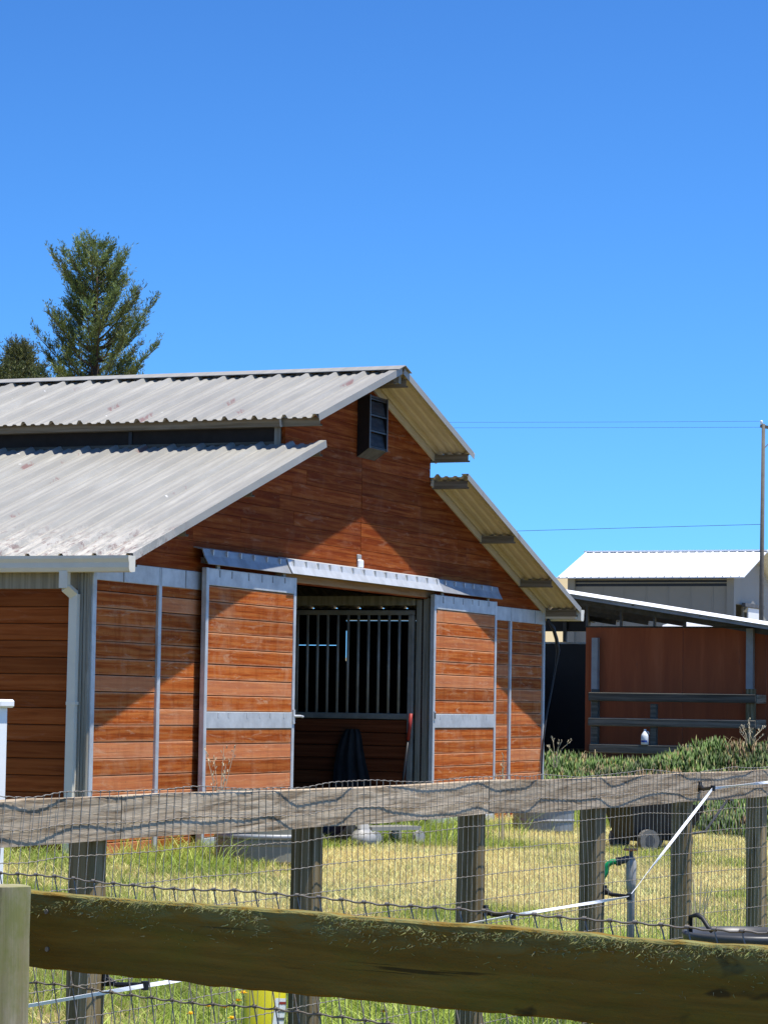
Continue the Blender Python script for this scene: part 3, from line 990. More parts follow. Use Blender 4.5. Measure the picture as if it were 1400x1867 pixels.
def build_vent():
    u0, u1, dp = 5.344, 5.80, .145
    zt, zf, zw = 4.655, 4.135, 4.045
    vt = sub('gable_vent', barn, ((u0 + u1) / 2, -.07, zw))
    # side plates, top, sloping bottom
    for x0, x1 in ((u0, u0 + .02), (u1 - .02, u1)):
        pts = [(-dp, zf), (-dp, zt), (-.016, zt), (-.016, zw)]
        vs = [(x0, v, z) for v, z in pts] + [(x1, v, z) for v, z in pts]
        MB().add(vs, [(0, 1, 2, 3), (7, 6, 5, 4), (0, 4, 5, 1), (1, 5, 6, 2), (2, 6, 7, 3), (3, 7, 4, 0)]).build('side_plate', 'black_paint', vt)
    MB().box((u0 + .021, -dp, zt - .02), (u1 - .021, -.016, zt)).build('top_plate', 'black_paint', vt)
    q = [(u0 + .021, -dp, zf), (u1 - .021, -dp, zf), (u1 - .021, -.016, zw), (u0 + .021, -.016, zw)]
    MB().add(q + [(x, y, z + .012) for x, y, z in q], [(3, 2, 1, 0), (4, 5, 6, 7), (0, 1, 5, 4), (1, 2, 6, 5), (2, 3, 7, 6), (3, 0, 4, 7)]).build('bottom_plate', 'steel_dark', vt)
    n = 3; h = (zt - .03 - zf - .015) / n
    for i in range(n):
        za = zf + .015 + i * h
        vs = []
        for (v, z) in ((-dp + .035, za + h - .012), (-dp + .006, za + .01)):
            vs += [(u0 + .03, v, z), (u1 - .03, v, z)]
        vs += [(x, y + .008, z) for x, y, z in vs]
        MB().add(vs, [(0, 1, 3, 2)[::-1], (4, 5, 7, 6), (0, 1, 5, 4), (2, 3, 7, 6)[::-1], (0, 2, 6, 4)[::-1], (1, 3, 7, 5)]).build('louvre', 'dark_glass', vt)
    for i in range(n + 1):
        za = zf + .005 + i * h
        MB().box((u0 + .02, -dp, za), (u1 - .02, -dp + .02, za + .014)).build('louvre_rail', 'black_paint', vt)
    for x0, x1 in ((u0 - .004, u0 + .018), (u1 - .018, u1 + .004)):
        MB().box((x0, -dp - .006, zf - .004), (x1, -dp + .004, zt + .004)).build('vent_edge', 'grey_plastic', vt)
    # small white lamp over the door
    p = on_v(660, 1024, -.05)
    lp = sub('door_lamp', barn, (p[0], -.05, p[2]))
    MB().box((p[0] - .055, -.05, p[2] - .065), (p[0] + .055, -.014, p[2] + .02), bev=.012).build('lamp_body', 'white_plastic', lp)
    MB().box((p[0] - .06, -.03, p[2] + .021), (p[0] + .04, -.014, p[2] + .07), bev=.006).build('lamp_mount', 'hub_grey', lp)
build_vent()


def build_interior():
    # dirt floor inside, stall front along the right of the aisle
    MB().box((.06, .05, ZB - .05), (W - .06, LEN - .05, ZB + .03)).build('barn_floor', 'interior', barn)
    us = 7.27
    sf = sub('stall_front', barn, (us, 2, ZB))
    ztop, zg = 2.56, 1.53
    V0, V1 = .13, 3.6
    mb = MB()
    MB().box((us, V0, ztop), (us + .05, V1, ztop + .05), bev=.004).build('top_rail', 'stall_steel', sf)
    MB().box((us, V0, zg - .06), (us + .05, V1, zg), bev=.004).build('middle_rail', 'stall_steel', sf)
    for v in (.13, 1.95, 3.55):
        MB().box((us - .004, v, ZB), (us + .055, v + .06, ztop - .002), bev=.004).build('stall_post', 'stall_steel', sf)
    v = .30; k = 0
    while v < V1 - .08:
        if not (1.90 < v < 2.04):
            MB().tube([(us + .025, v, zg), (us + .025, v, ztop)], .016, 8).build('bar', 'stall_steel', sf, smooth=True)
        v += .1165
    z = ZB + .05
    while z < zg - .08:
        b = min(z + ROW, zg - .062)
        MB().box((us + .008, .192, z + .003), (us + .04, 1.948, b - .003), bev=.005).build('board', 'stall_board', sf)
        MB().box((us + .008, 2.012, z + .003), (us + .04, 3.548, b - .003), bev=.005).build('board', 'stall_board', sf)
        z += ROW
    # overhead beam with hooks above the stalls
    MB().box((us - .02, .12, 2.66), (us + .07, 6, 2.76), bev=.004).build('overhead_beam', 'corner_wood', sf)
    MB().box((us + .3, .05, ZB), (us + .4, .12, 2.74)).build('inner_post', 'corner_wood', sf)
    # inner partitions that keep the stalls dark
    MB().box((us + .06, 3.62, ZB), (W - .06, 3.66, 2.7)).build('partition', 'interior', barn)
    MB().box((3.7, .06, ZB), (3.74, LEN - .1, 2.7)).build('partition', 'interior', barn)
build_interior()

# things in the barn doorway
def build_doorway_things():
    # dark blanket on the stall boards
    c = on_u(640, 1385, 7.20)
    n, k = 14, 16
    zt, zb = 1.36, ZB + .12
    vs = []
    for i in range(k + 1):
        t = i / k; z = zt + (zb - zt) * t
        hw = .06 + .17 * (t ** .6)
        for j in range(n + 1):
            s = j / n * 2 - 1
            fold = .035 * math.sin(s * 9 + t * 2.0) * (.3 + t) + .02 * math.sin(s * 17 + 1)
            vs.append((7.205 - .05 * t - abs(fold) - .02 * (1 - s * s), c[1] + s * hw + .02 * math.sin(t * 6), z + .03 * math.sin(s * 5) * t))
    fs = [(i * (n + 1) + j, i * (n + 1) + j + 1, (i + 1) * (n + 1) + j + 1, (i + 1) * (n + 1) + j) for i in range(k) for j in range(n)]
    nv = len(vs)
    vs += [(7.262, y, z) for x, y, z in vs]
    fs2 = [tuple(q + nv for q in f[::-1]) for f in fs]
    b = MB().add(vs, fs + fs2).build('horse_blanket', 'grey_cloth', smooth=True)
    tag(b, 'dark folded horse blanket hanging on the stall boards inside the doorway', 'blanket')
    # broom / fork leaning at the right jamb
    a = on_u(747, 1322, 7.20); e = on_u(735, 1428, 7.20)
    d = (e - a) / np.linalg.norm(e - a)
    t0 = (a[2] - (ZB + .04)) / -d[2]
    foot = a + d * t0
    t = thing('stable_fork', foot, 'black-handled stable fork with red grip leaning on the stall post', 'fork')
    g = a + d * .16
    MB().tube([g, foot + (0, 0, .10)], .014, 8).build('handle', 'black_paint', t, smooth=True)
    MB().tube([a - d * .12, a, g], [.018, .02, .018], 8).build('grip', 'red_grip', t, smooth=True)
    mb = MB()
    mb.tube([foot + (0, -.10, .10), foot + (0, .10, .10)], .009, 6)
    for q in (-.09, -.045, 0, .045, .09): mb.tube([foot + (0, q, .10), foot + (-.03, q, .04), foot + (-.05, q, .0)], [.006, .006, .003], 5)
    mb.build('tines', 'steel_dark', t)
    # black rubber feed pan and a low wheeled platform at the door
    p = at_d(612, 1531, 25.7); x, y = p[0], p[1]; z = gz(x, y)
    t = thing('feed_tub', (x, y, z), 'black rubber feed tub lying on its side before the open door', 'tub')
    mb = MB().lathe([(.12, 0), (.16, .01), (.20, .20), (.215, .22), (.205, .22), (.185, .20), (.145, .03), (0, .025)], (0, 0, 0), 24)
    M = Matrix.Translation((x, y, z + .205)) @ Matrix.Rotation(YAW - .5, 4, 'Z') @ Matrix.Rotation(math.radians(-68), 4, 'Y') @ Matrix.Translation((0, 0, -.10))
    mb.xform(M).build('tub_shell', 'black_rubber', t, smooth=True)
    p = at_d(662, 1527, 25.9); x, y = p[0], p[1]; z = gz(x, y)
    t = thing('feed_sack', (x, y, z), 'small pale feed sack slumped beside the black tub', 'sack')
    mb = MB(); prof = [(0, 0), (.11, .0), (.15, .03), (.145, .08), (.11, .12), (.05, .15), (.055, .19), (0, .2)]
    mb.lathe(prof, (x, y, z), 18, sx=1.1, sy=.75)
    mb.v = [(a + .012 * math.sin(c_ * 60 + b * 30), b + .012 * math.sin(a * 50), c_) for a, b, c_ in mb.v]
    mb.build('sack_body', 'hub_grey', t, smooth=True)
    a = at_d(678, 1522, 26.0); b = at_d(768, 1518, 26.4)
    z = gz(a[0], a[1])
    t = thing('platform_cart', ((a[0] + b[0]) / 2, (a[1] + b[1]) / 2, z), 'low white platform cart with grey wheels at the barn threshold', 'cart')
    au = Vector((a[0], a[1], z)); bu = Vector((b[0], b[1], z)); dr = (bu - au).normalized(); sd = Vector((-dr.y, dr.x, 0)) * -1
    hgt = .145
    mb = MB().beam(au + Vector((0, 0, hgt)) + sd * -.16, bu + Vector((0, 0, hgt)) + sd * -.16, .32, .035)
    mb.build('deck', 'white_wall', t)
    for k_ in (0.06, .94):
        for sdn in (-.33, .01):
            c = au + (bu - au) * k_ + sd * sdn + Vector((0, 0, .062))
            MB().tube([c - sd * .018, c + sd * .018], .062, 18).build('wheel', 'hub_grey', t)
build_doorway_things()


# ------------------------------------------------------------------ wire fences
def smooth_noise(s, seed, sc=1.0):
    return (vnoise(np.asarray(s) * sc + 31.7 * seed, np.zeros_like(np.asarray(s, float)) + seed, seed) - .5) * 2


def wire_mesh(name, A, dirv, nrm, s0, s1, z_rows, dx, r, parent, mats, warp, seed, knots=True):
    """woven wire: uprights every dx, line wires at z_rows; warp(s,z)->(ds,dn,dz)"""
    V, T = [], []
    A = np.array(A); dirv = np.array(dirv); nrm = np.array(nrm)
    def pos(s, z):
        ds, dn, dz = warp(s, z)
        return A[None, :] * 1.0 + np.outer(s + ds, dirv) + np.outer(dn, nrm) + np.outer(z + dz, (0, 0, 1))
    cnt = 0
    def tube(P, rr):
        nonlocal cnt
        n = len(P)
        d = np.gradient(P, axis=0); d /= np.linalg.norm(d, axis=1)[:, None] + 1e-9
        ref = nrm[None, :] * np.ones((n, 1))
        a = np.cross(d, ref); a /= np.linalg.norm(a, axis=1)[:, None] + 1e-9
        b = np.cross(d, a)
        ring = np.stack([P + a * rr, P + b * rr, P - a * rr, P - b * rr], 1).reshape(-1, 3)
        V.append(ring)
        i = (np.arange(n - 1)[:, None] * 4 + np.arange(4)[None, :]).ravel(); j = (np.arange(n - 1)[:, None] * 4 + (np.arange(4)[None, :] + 1) % 4).ravel()
        T.append(np.c_[i, j, j + 4, i + 4] + cnt); cnt += 4 * n
    zr = np.array(z_rows)
    ss = np.arange(s0, s1, dx)
    for k, s in enumerate(ss):
        z = np.linspace(zr[0], zr[-1], 22)
        j = .004 * math.sin(k * 12.9898) 
        tube(pos(np.full_like(z, s + j), z), r)
    for z in zr:
        s = np.arange(s0, s1, dx / 4)
        P = pos(s, np.full_like(s, z))
        P[:, 2] += .0015 * np.sin(s / dx * 2 * math.pi)
        tube(P, r * 1.1)
        if knots:
            for s in ss:
                j = .004 * math.sin(int(round((s - s0) / dx)) * 12.9898)
                c = pos(np.array([s + j - r * 2.6, s + j, s + j + r * 2.6]), np.full(3, z))
                c[:, 2] += .0015 * math.sin(s / dx * 2 * math.pi)
                tube(c, r * 2.2)
    ob = np_mesh(name, np.concatenate(V), np.concatenate(T), mats, parent=parent, kind='stuff', origin=tuple(A))
    return ob


def knotty_post(parent, base, top_z, w, rot, mat, seed, name='post', lean=(0, 0)):
    """square post with rounded arrises and weathered, uneven faces"""
    rr = random.Random(seed)
    z0 = base[2]; n = 14; k = 16
    vs = []
    for i in range(n + 1):
        t = i / n; z = z0 + (top_z - z0) * t
        for j in range(k):
            a = 2 * math.pi * j / k + math.pi / 4
            c, s = math.cos(a), math.sin(a)
            q = (abs(c) ** 6 + abs(s) ** 6) ** (-1 / 6) * w / 2
            q *= 1 + .05 * mnoise.noise(Vector((c * 1.7 + seed, s * 1.7, z * 5))) + .02 * mnoise.noise(Vector((c * 5, s * 5 + seed, z * 14)))
            vs.append((base[0] + lean[0] * (z - z0) + q * math.cos(a + rot), base[1] + lean[1] * (z - z0) + q * math.sin(a + rot), z))
    fs = [(i * k + j, i * k + (j + 1) % k, (i + 1) * k + (j + 1) % k, (i + 1) * k + j) for i in range(n) for j in range(k)]
    fs += [tuple(range(k - 1, -1, -1)), tuple(range(n * k, (n + 1) * k))]
    return MB().add(vs, fs).build(name, mat, parent)


FA = np.array([-12.271, -6.367]); FB = np.array([-5.191, -6.910])
FD = (FB - FA) / np.linalg.norm(FB - FA); FN = np.array([FD[1], -FD[0]])       # FN points to the camera side
FTOP = 1.300
def fence_s(px, off=-.075):
    """distance along the paddock fence line at picture column px"""
    d = ray(px, 1450); d2 = d[:2]
    Mx = np.array([[FD[0], -d2[0]], [FD[1], -d2[1]]])
    s, t = np.linalg.solve(Mx, CAM[:2] - (FA + FN * off))
    return s
POSTS_PX = (165, 560, 860, 1078, 1240, 1380)
POST_S = [fence_s(x) for x in POSTS_PX]


def build_fence():
    fn = thing('mesh_fence', (*(FA + FD * 3.5), gz(*(FA + FD * 3.5))), 'grey weathered plank fence with fine wire mesh across the lawn', 'fence')
    s_all = [POST_S[0] - 1.5, POST_S[0] - 3.0] + POST_S + [POST_S[-1] + 1.1, POST_S[-1] + 2.2]
    for i, s in enumerate(sorted(s_all)):
        p = FA + FD * s - FN * .075
        knotty_post(fn, (p[0], p[1], gz(*p) - .05), FTOP - .012, .098, math.atan2(FD[1], FD[0]) + rnd.uniform(-.12, .12), 'grey_wood_z', i + 3, lean=(rnd.uniform(-.008, .008), rnd.uniform(-.006, .006)))
    # top rail in lengths
    cuts = [POST_S[0] - 3.1, POST_S[0] + .05, POST_S[2] - .02, POST_S[4] + .05, POST_S[5] + 2.3]
    for a, b in zip(cuts[:-1], cuts[1:]):
        n = 24; vs = []
        sag = rnd.uniform(.002, .006)
        for i in range(n + 1):
            t = i / n; s = a + .003 + (b - a - .006) * t
            zc = FTOP - sag * math.sin(math.pi * t) + .003 * smooth_noise(s, 4, 2.0)
            for dn, dz in ((-.024, -.139), (.0135, -.141), (.0135, -.003), (.0105, 0), (-.024, .0)):
                p = FA + FD * s + FN * (dn + .0015 * float(smooth_noise(s, 9, 3)))
                vs.append((p[0], p[1], zc + dz + .002 * float(smooth_noise(s * 1 + dz * 40, 5, 4))))
        k = 5
        fs = [(i * k + j, (i + 1) * k + j, (i + 1) * k + (j + 1) % k, i * k + (j + 1) % k) for i in range(n) for j in range(k)]
        fs += [tuple(range(k)), tuple(range((n + 1) * k - 1, n * k - 1, -1))]
        MB().add(vs, fs).build('rail', 'grey_wood_x', fn)
    sp = np.array(POST_S)
    def warp(s, z):
        s = np.asarray(s, float); z = np.asarray(z, float)
        dist = np.min(np.abs(s[:, None] - sp[None, :]), axis=1)
        free = sstep(.0, .4, dist)
        topf = sstep(.75, 1.35, z)
        dn = .020 + .012 * smooth_noise(s, 1, 1.3) * topf + .014 * smooth_noise(s, 2, 4.0) * topf + .02 * free * smooth_noise(s, 6, .9) * (1 - topf)
        dn = np.maximum(dn, .016)
        dz = (.012 * smooth_noise(s, 3, 1.7) + .006 * smooth_noise(s, 8, 5.0)) * topf + .012 * smooth_noise(s, 12, .8) * (1 - topf)
        ds = .03 * smooth_noise(s * .7, 10, .8) * (FTOP - z) + .10 * (z - .9) * sstep(2.2, .2, s) * .9 + .018 * smooth_noise(s, 13, 2.5) * topf
        return ds, dn, dz
    rows = [FTOP + .012 - .1016 * i for i in range(13)][::-1]
    wire_mesh('wire_mesh', (FA[0], FA[1], 0), (FD[0], FD[1], 0), (FN[0], FN[1], 0), -3.0, POST_S[-1] + 2.2, rows, .0508, .00138, fn, 'wire', warp, 1)
    return fn
fence = build_fence()


def fence_px(px, py, off):
    """point at picture (px,py) on the vertical plane off metres in front of the fence line"""
    d = ray(px, py)
    nn = np.array([FN[0], FN[1], 0]); A = np.array([FA[0] + FN[0] * off, FA[1] + FN[1] * off, 0])
    t = ((A - CAM) @ nn) / (d @ nn)
    return CAM + d * t


def build_tape():
    path = [(-40, 1856), (40, 1836), (265, 1797), (330, 1787), (600, 1742), (870, 1681), (935, 1669), (1146, 1635), (1299, 1437), (1420, 1424)]
    pts = [Vector(fence_px(x, y, .13)) for x, y in path]
    mb = MB()
    w = .0065
    prev = None; vs = []; tw = 0
    seg = []
    for i in range(len(pts) - 1):
        n = max(2, int((pts[i + 1] - pts[i]).length / .05))
        for k in range(n): seg.append(pts[i].lerp(pts[i + 1], k / n))
    seg.append(pts[-1])
    for i, p in enumerate(seg):
        d = (seg[min(i + 1, len(seg) - 1)] - seg[max(i - 1, 0)]).normalized()
        nn = Vector((FN[0], FN[1], 0)); side = nn.cross(d).normalized()
        ang = .9 * math.sin(i * .21) * (1 if 20 < i else .6)
        q = side * math.cos(ang) + nn * math.sin(ang)
        q2 = d.cross(q) * .0006
        for s1, s2 in ((-1, -1), (1, -1), (1, 1), (-1, 1)): vs.append(p + q * w * s1 + q2 * s2)
    n = len(seg)
    fs = [(i * 4 + j, i * 4 + (j + 1) % 4, (i + 1) * 4 + (j + 1) % 4, (i + 1) * 4 + j) for i in range(n - 1) for j in range(4)]
    o = mb.add(vs, fs).build('electric_tape', 'tape_white')
    tag(o, 'white electric fence tape zigzagging in front of the wire mesh', 'fence tape')
    # stand-off insulators on the posts
    for k, (px, py, dz) in enumerate(((265, 1797, .012), (935, 1669, .01), (1146, 1635, .02), (1299, 1437, .012))):
        tip = Vector(fence_px(px, py, .13))
        s = min(POST_S, key=lambda q: abs(q - ((tip.x - FA[0]) * FD[0] + (tip.y - FA[1]) * FD[1])))
        root = Vector((*(FA + FD * (s + .03) + FN * -.02), tip.z + dz))
        if k == 3: root = Vector((*(FA + FD * (s + .03) + FN * .012), tip.z + .004))
        ins = MB().tube([root, root.lerp(tip, .3) + Vector((0, 0, -.012)), root.lerp(tip, .9), tip], [.016, .009, .008, .010], 8)
        ins.tube([tip + Vector((0, 0, -.014)), tip + Vector((0, 0, .014))], .013, 8)
        ins.tube([root - Vector((0, 0, .022)), root + Vector((0, 0, .022))], .014, 8)
        ins.build('insulator', 'black_paint', fence)
build_tape()


def build_near_fence():
    A = np.array([-15.010, -8.028]); B = np.array([-15.473, -9.587])
    d = (B - A) / np.linalg.norm(B - A)
    nn = np.array([d[1], -d[0]])                      # towards the camera?
    if (CAM[:2] - A) @ nn < 0: nn = -nn
    ztop = 1.240
    t = thing('mossy_fence', (*A, gz(*A)), 'close mossy brown plank fence in shade with wide wire mesh behind it', 'fence')
    # rail
    L = 2.6
    n = 170; vs = []; prof = [(-.019, -.139), (-.015, -.141), (.015, -.141), (.019, -.138), (.019, -.004), (.016, 0), (-.016, .0), (-.019, -.003)]
    for i in range(n + 1):
        s = -.02 + L * i / n
        for dn, dz in prof:
            p = A + d * s + nn * (dn - .019 + .0018 * float(smooth_noise(s + dz * 3, 21, 6)))
            vs.append((p[0], p[1], ztop + dz + .0022 * float(smooth_noise(s + dz * 9, 22, 7)) + .0016 * float(smooth_noise(s + dz * 5, 23, 31))))
    k = len(prof)
    fs = [(i * k + j, (i + 1) * k + j, (i + 1) * k + (j + 1) % k, i * k + (j + 1) % k) for i in range(n) for j in range(k)]
    fs += [tuple(range(k)), tuple(range((n + 1) * k - 1, n * k - 1, -1))]
    ang = math.atan2(d[1], d[0])
    mb = MB().add(vs, fs)
    o = np.array([*(A + d * 1.2), ztop - .07])
    ob = mb.build('rail', 'mossy_rail', t, origin=o)
    R = Matrix.Rotation(-ang, 4, 'Z')                 # local x runs along the rail so that the grain does too
    ob.data.transform(R); ob.rotation_euler.z = ang
    for sx, dz in ((.055, -.035), (.060, -.105), (2.40, -.04), (2.405, -.10)):
        p = A + d * sx
        MB().tube([(p[0] + nn[0] * -.004, p[1] + nn[1] * -.004, ztop + dz), (p[0] + nn[0] * .0022, p[1] + nn[1] * .0022, ztop + dz)], .0048, 10).build('nail_head', 'wire_dark', t)
    # strands of moss and lichen on the weather side
    cnt = 6500
    s = rng.uniform(0, L - .05, cnt); h = np.minimum(rng.exponential(.014, cnt), .12) + .001
    patch = vnoise(s * 9, h * 60, 40)
    keep = patch > .42; s, h = s[keep], h[keep]; cnt = len(s)
    base = np.c_[A[0] + d[0] * s, A[1] + d[1] * s, ztop - h] + np.r_[nn, 0] * .0005
    ln = rng.uniform(.003, .012, cnt); th = rng.uniform(0, 2 * math.pi, cnt)
    along = np.cos(th) * .9; upw = np.sin(th) * .6 - .1; outw = rng.uniform(.25, .75, cnt)
    tipd = np.outer(along, np.r_[d, 0]) + np.outer(upw, (0, 0, 1)) + np.outer(outw, np.r_[nn, 0])
    tip = base + tipd * ln[:, None]
    sidev = np.cross(tipd, np.r_[nn, 0]); sidev /= np.linalg.norm(sidev, axis=1)[:, None]
    w = rng.uniform(.0004, .0012, cnt)[:, None]
    V = np.stack([base - sidev * w, base + sidev * w, tip], 1).reshape(-1, 3)
    col = np.array([.35, .345, .13])[None] * rng.uniform(.5, 1.4, (cnt, 1)) + rng.uniform(-.03, .05, (cnt, 3))
    np_mesh('moss', V, np.arange(cnt * 3).reshape(-1, 3), 'moss_strand', np.repeat(np.clip(col, .02, .8), 3, 0), t, 'stuff', (*A, ztop))
    # post at the left end, turned so that one face looks into the light
    pr = at_d(24, 1740, 5.20)
    e = at_d(52, 1740, 5.20)
    u_ = (e - pr)[:2]; half = np.linalg.norm(u_)
    pc = pr[:2] - (u_ / half) * .020
    fdir = math.atan2(u_[1], u_[0])
    top = at_d(24, 1615, 5.20)[2]
    knotty_post(t, (pc[0], pc[1], gz(*pc) - .05), top, .092, fdir + .42, 'mossy_post', 77)
    # wire mesh on the far side
    def warp(s, z):
        s = np.asarray(s, float); z = np.asarray(z, float)
        low = 1.16 - z
        ds = .30 * low + .05 * smooth_noise(s, 31, 1.2) * np.clip(low, 0, .5) * 2
        dn = -.046 + .004 * smooth_noise(s, 32, 3)
        dz = .008 * smooth_noise(s, 33, 2.2) + .004 * smooth_noise(s, 34, 6)
        return ds, dn, dz
    rows = [ztop + .020 - .1016 * i for i in range(12)][::-1]
    wire_mesh('wire_mesh', (A[0], A[1], 0), (d[0], d[1], 0), (nn[0], nn[1], 0), -.5, L, rows, .0508, .0016, t, 'wire_dark', warp, 3)
build_near_fence()


# ------------------------------------------------------------------ yard things
def build_standpipe():
    p = at_d(1149, 1690, 13.3); x, y = p[0], p[1]; z0 = gz(x, y)
    def P(px, py): return Vector(at_d(px, py, 13.3))
    t = thing('water_standpipe', (x, y, z0), 'grey standpipe tap with orange handle between two fence posts', 'tap')
    top = P(1150, 1572)
    MB().tube([(x, y, z0 - .02), (x, y, top.z - .05), tuple(top)], [.020, .019, .018], 10).build('pipe', 'galv_dull', t, smooth=True)
    MB().tube([top + Vector((0, 0, -.14)), top + Vector((0, 0, -.10)), top + Vector((0, 0, .0)), P(1150, 1562)], [.021, .025, .026, .016], 10).build('insulation', 'hub_grey', t, smooth=True)
    sp = [P(1150, 1568), P(1140, 1567), P(1129, 1570), P(1124, 1571)]
    MB().tube(sp, [.020, .018, .016, .020], 8).tube([P(1127, 1563), P(1127, 1578)], .014, 8).build('spout', 'steel_dark', t, smooth=True)
    MB().tube([P(1150, 1564), P(1149, 1549)], .009, 8).build('stem', 'steel_dark', t)
    h = P(1149, 1549)
    mb = MB()
    for k in range(12):
        a, b = 2 * math.pi * k / 12, 2 * math.pi * (k + 1) / 12
        mb.tube([h + Vector((.03 * math.cos(a), .03 * math.sin(a), 0)), h + Vector((.03 * math.cos(b), .03 * math.sin(b), 0))], .006, 6)
    mb.tube([h + Vector((-.03, 0, 0)), h + Vector((.03, 0, 0))], .005, 6).tube([h + Vector((0, -.03, 0)), h + Vector((0, .03, 0))], .005, 6)
    mb.build('handle', 'rust_orange', t)
    # green hose
    q = [P(1124, 1571), P(1114, 1572), P(1106, 1579), P(1103, 1592)]
    e = q[-1]
    g = gz(e.x - .05, e.y + .08)
    e = P(1086, 1632); g = gz(e.x, e.y)
    pts = q + [P(1093, 1608), e, P(1082, 1665), Vector((e.x - .03, e.y + .03, g + .05)), Vector((e.x - .10, e.y + .10, g + .013)), Vector((e.x - .5, e.y + .35, gz(e.x - .5, e.y + .35) + .013)), Vector((e.x - 1.2, e.y + .4, gz(e.x - 1.2, e.y + .4) + .013))]
    sm = []
    for i in range(len(pts) - 1):
        a, b, c, d = pts[max(i - 1, 0)], pts[i], pts[i + 1], pts[min(i + 2, len(pts) - 1)]
        for k in range(5):
            u = k / 5
            sm.append(.5 * ((2 * b) + (c - a) * u + (2 * a - 5 * b + 4 * c - d) * u * u + (3 * b - a - 3 * c + d) * u ** 3))
    sm.append(pts[-1])
    tag(MB().tube(sm, .0135, 8).build('garden_hose', 'green_hose', smooth=True), 'green garden hose running from the standpipe tap', 'hose')


def build_tub():
    c = at_d(1362, 1698, 12.9); x, y = c[0], c[1]; z = gz(x, y)
    hz = c[2] - z
    t = thing('water_tub', (x, y, z), 'wide dark grey water tub with a loop handle at the fence foot', 'tub')
    R = .29
    MB().lathe([(.215, 0), (.235, .01), (R - .02, hz - .05), (R - .018, hz - .045), (R + .004, hz - .04), (R + .012, hz - .012), (R + .004, hz), (R - .012, hz - .002), (R - .03, hz - .03), (.22, .03), (0, .025)], (x, y, z), 48).build('tub_shell', 'grey_plastic', t, smooth=True)
    MB().lathe([(R - .035, hz - .10), (0, hz - .10)], (x, y, z), 40).build('water', 'water', t)
    for k in range(16):
        a = 2 * math.pi * k / 16
        r1 = R - .022
        MB().beam((x + (r1 + .001) * math.cos(a), y + (r1 + .001) * math.sin(a), z + hz - .05), (x + .232 * math.cos(a), y + .232 * math.sin(a), z + .03), .010, .010).build('rib', 'grey_plastic', t)
    a = Vector(at_d(1258, 1671, 12.85)); b = Vector(at_d(1290, 1690, 12.75)); pk = Vector(at_d(1270, 1668, 12.8))
    lo = Vector((a.x, a.y, z + hz - .03))
    pts = [lo.lerp(a, 0.2), a, pk, pk.lerp(b, .5) + Vector((0, 0, .012)), b, b + (b - pk) * .35]
    MB().tube(pts, .011, 8).build('handle', 'black_rubber', t, smooth=True)


def build_cart():
    c = at_d(1206, 1500, 27.4); x, y = c[0], c[1]; z = gz(x, y)
    t = thing('dump_cart', (x, y, z), 'black poly dump cart with grey wheels on the lawn before the shrubs', 'cart')
    fr = Vector((syw, -cyw, 0))                      # roughly across the view
    bk = Vector((cyw, syw, 0))
    ang = .45
    ax = fr * math.cos(ang) + bk * math.sin(ang); ay = Vector((-ax.y, ax.x, 0))
    o = Vector((x, y, z))
    def L(a, b, h): return o + (ax * a + ay * b + Vector((0, 0, h))) * .8
    outer = [(-.52, -.24, .13), (.20, -.24, .15), (.20, .24, .15), (-.52, .24, .13), (-.66, -.36, .62), (.42, -.36, .56), (.42, .36, .56), (-.66, .36, .62)]
    inner = [(-.50, -.22, .17), (.18, -.22, .18), (.18, .22, .18), (-.50, .22, .17), (-.63, -.33, .62), (.39, -.33, .56), (.39, .33, .56), (-.63, .33, .62)]
    vs = [L(*q) for q in outer] + [L(*q) for q in inner]
    fs = [(3, 2, 1, 0), (0, 1, 5, 4), (1, 2, 6, 5), (2, 3, 7, 6), (3, 0, 4, 7), (8, 9, 10, 11), (12, 13, 9, 8), (13, 14, 10, 9), (14, 15, 11, 10), (15, 12, 8, 11), (4, 5, 13, 12), (5, 6, 14, 13), (6, 7, 15, 14), (7, 4, 12, 15)]
    MB().add(vs, fs).build('tub', 'black_rubber', t)
    for sx in (-.40, .08):
        for sy in (-.34, .34):
            cc = L(sx, sy, .135)
            w = MB().tube([cc - ay * .032, cc + ay * .032], .108, 20).build('wheel', 'tire', t)
            MB().tube([cc - ay * .035, cc + ay * .035], .055, 16).build('hub', 'grey_plastic', w)
    MB().beam(L(-.42, 0, .19), L(.30, 0, .19), .05, .05).beam(L(-.40, -.31, .135), L(-.40, .31, .135), .03, .03).beam(L(.08, -.31, .135), L(.08, .31, .135), .03, .03).build('chassis', 'steel_dark', t)
    MB().tube([L(.32, 0, .19), L(.62, 0, .22), L(.95, 0, .62)], .014, 8).tube([L(.95, -.1, .62), L(.95, .1, .62)], .014, 8).build('pull_handle', 'steel_dark', t)


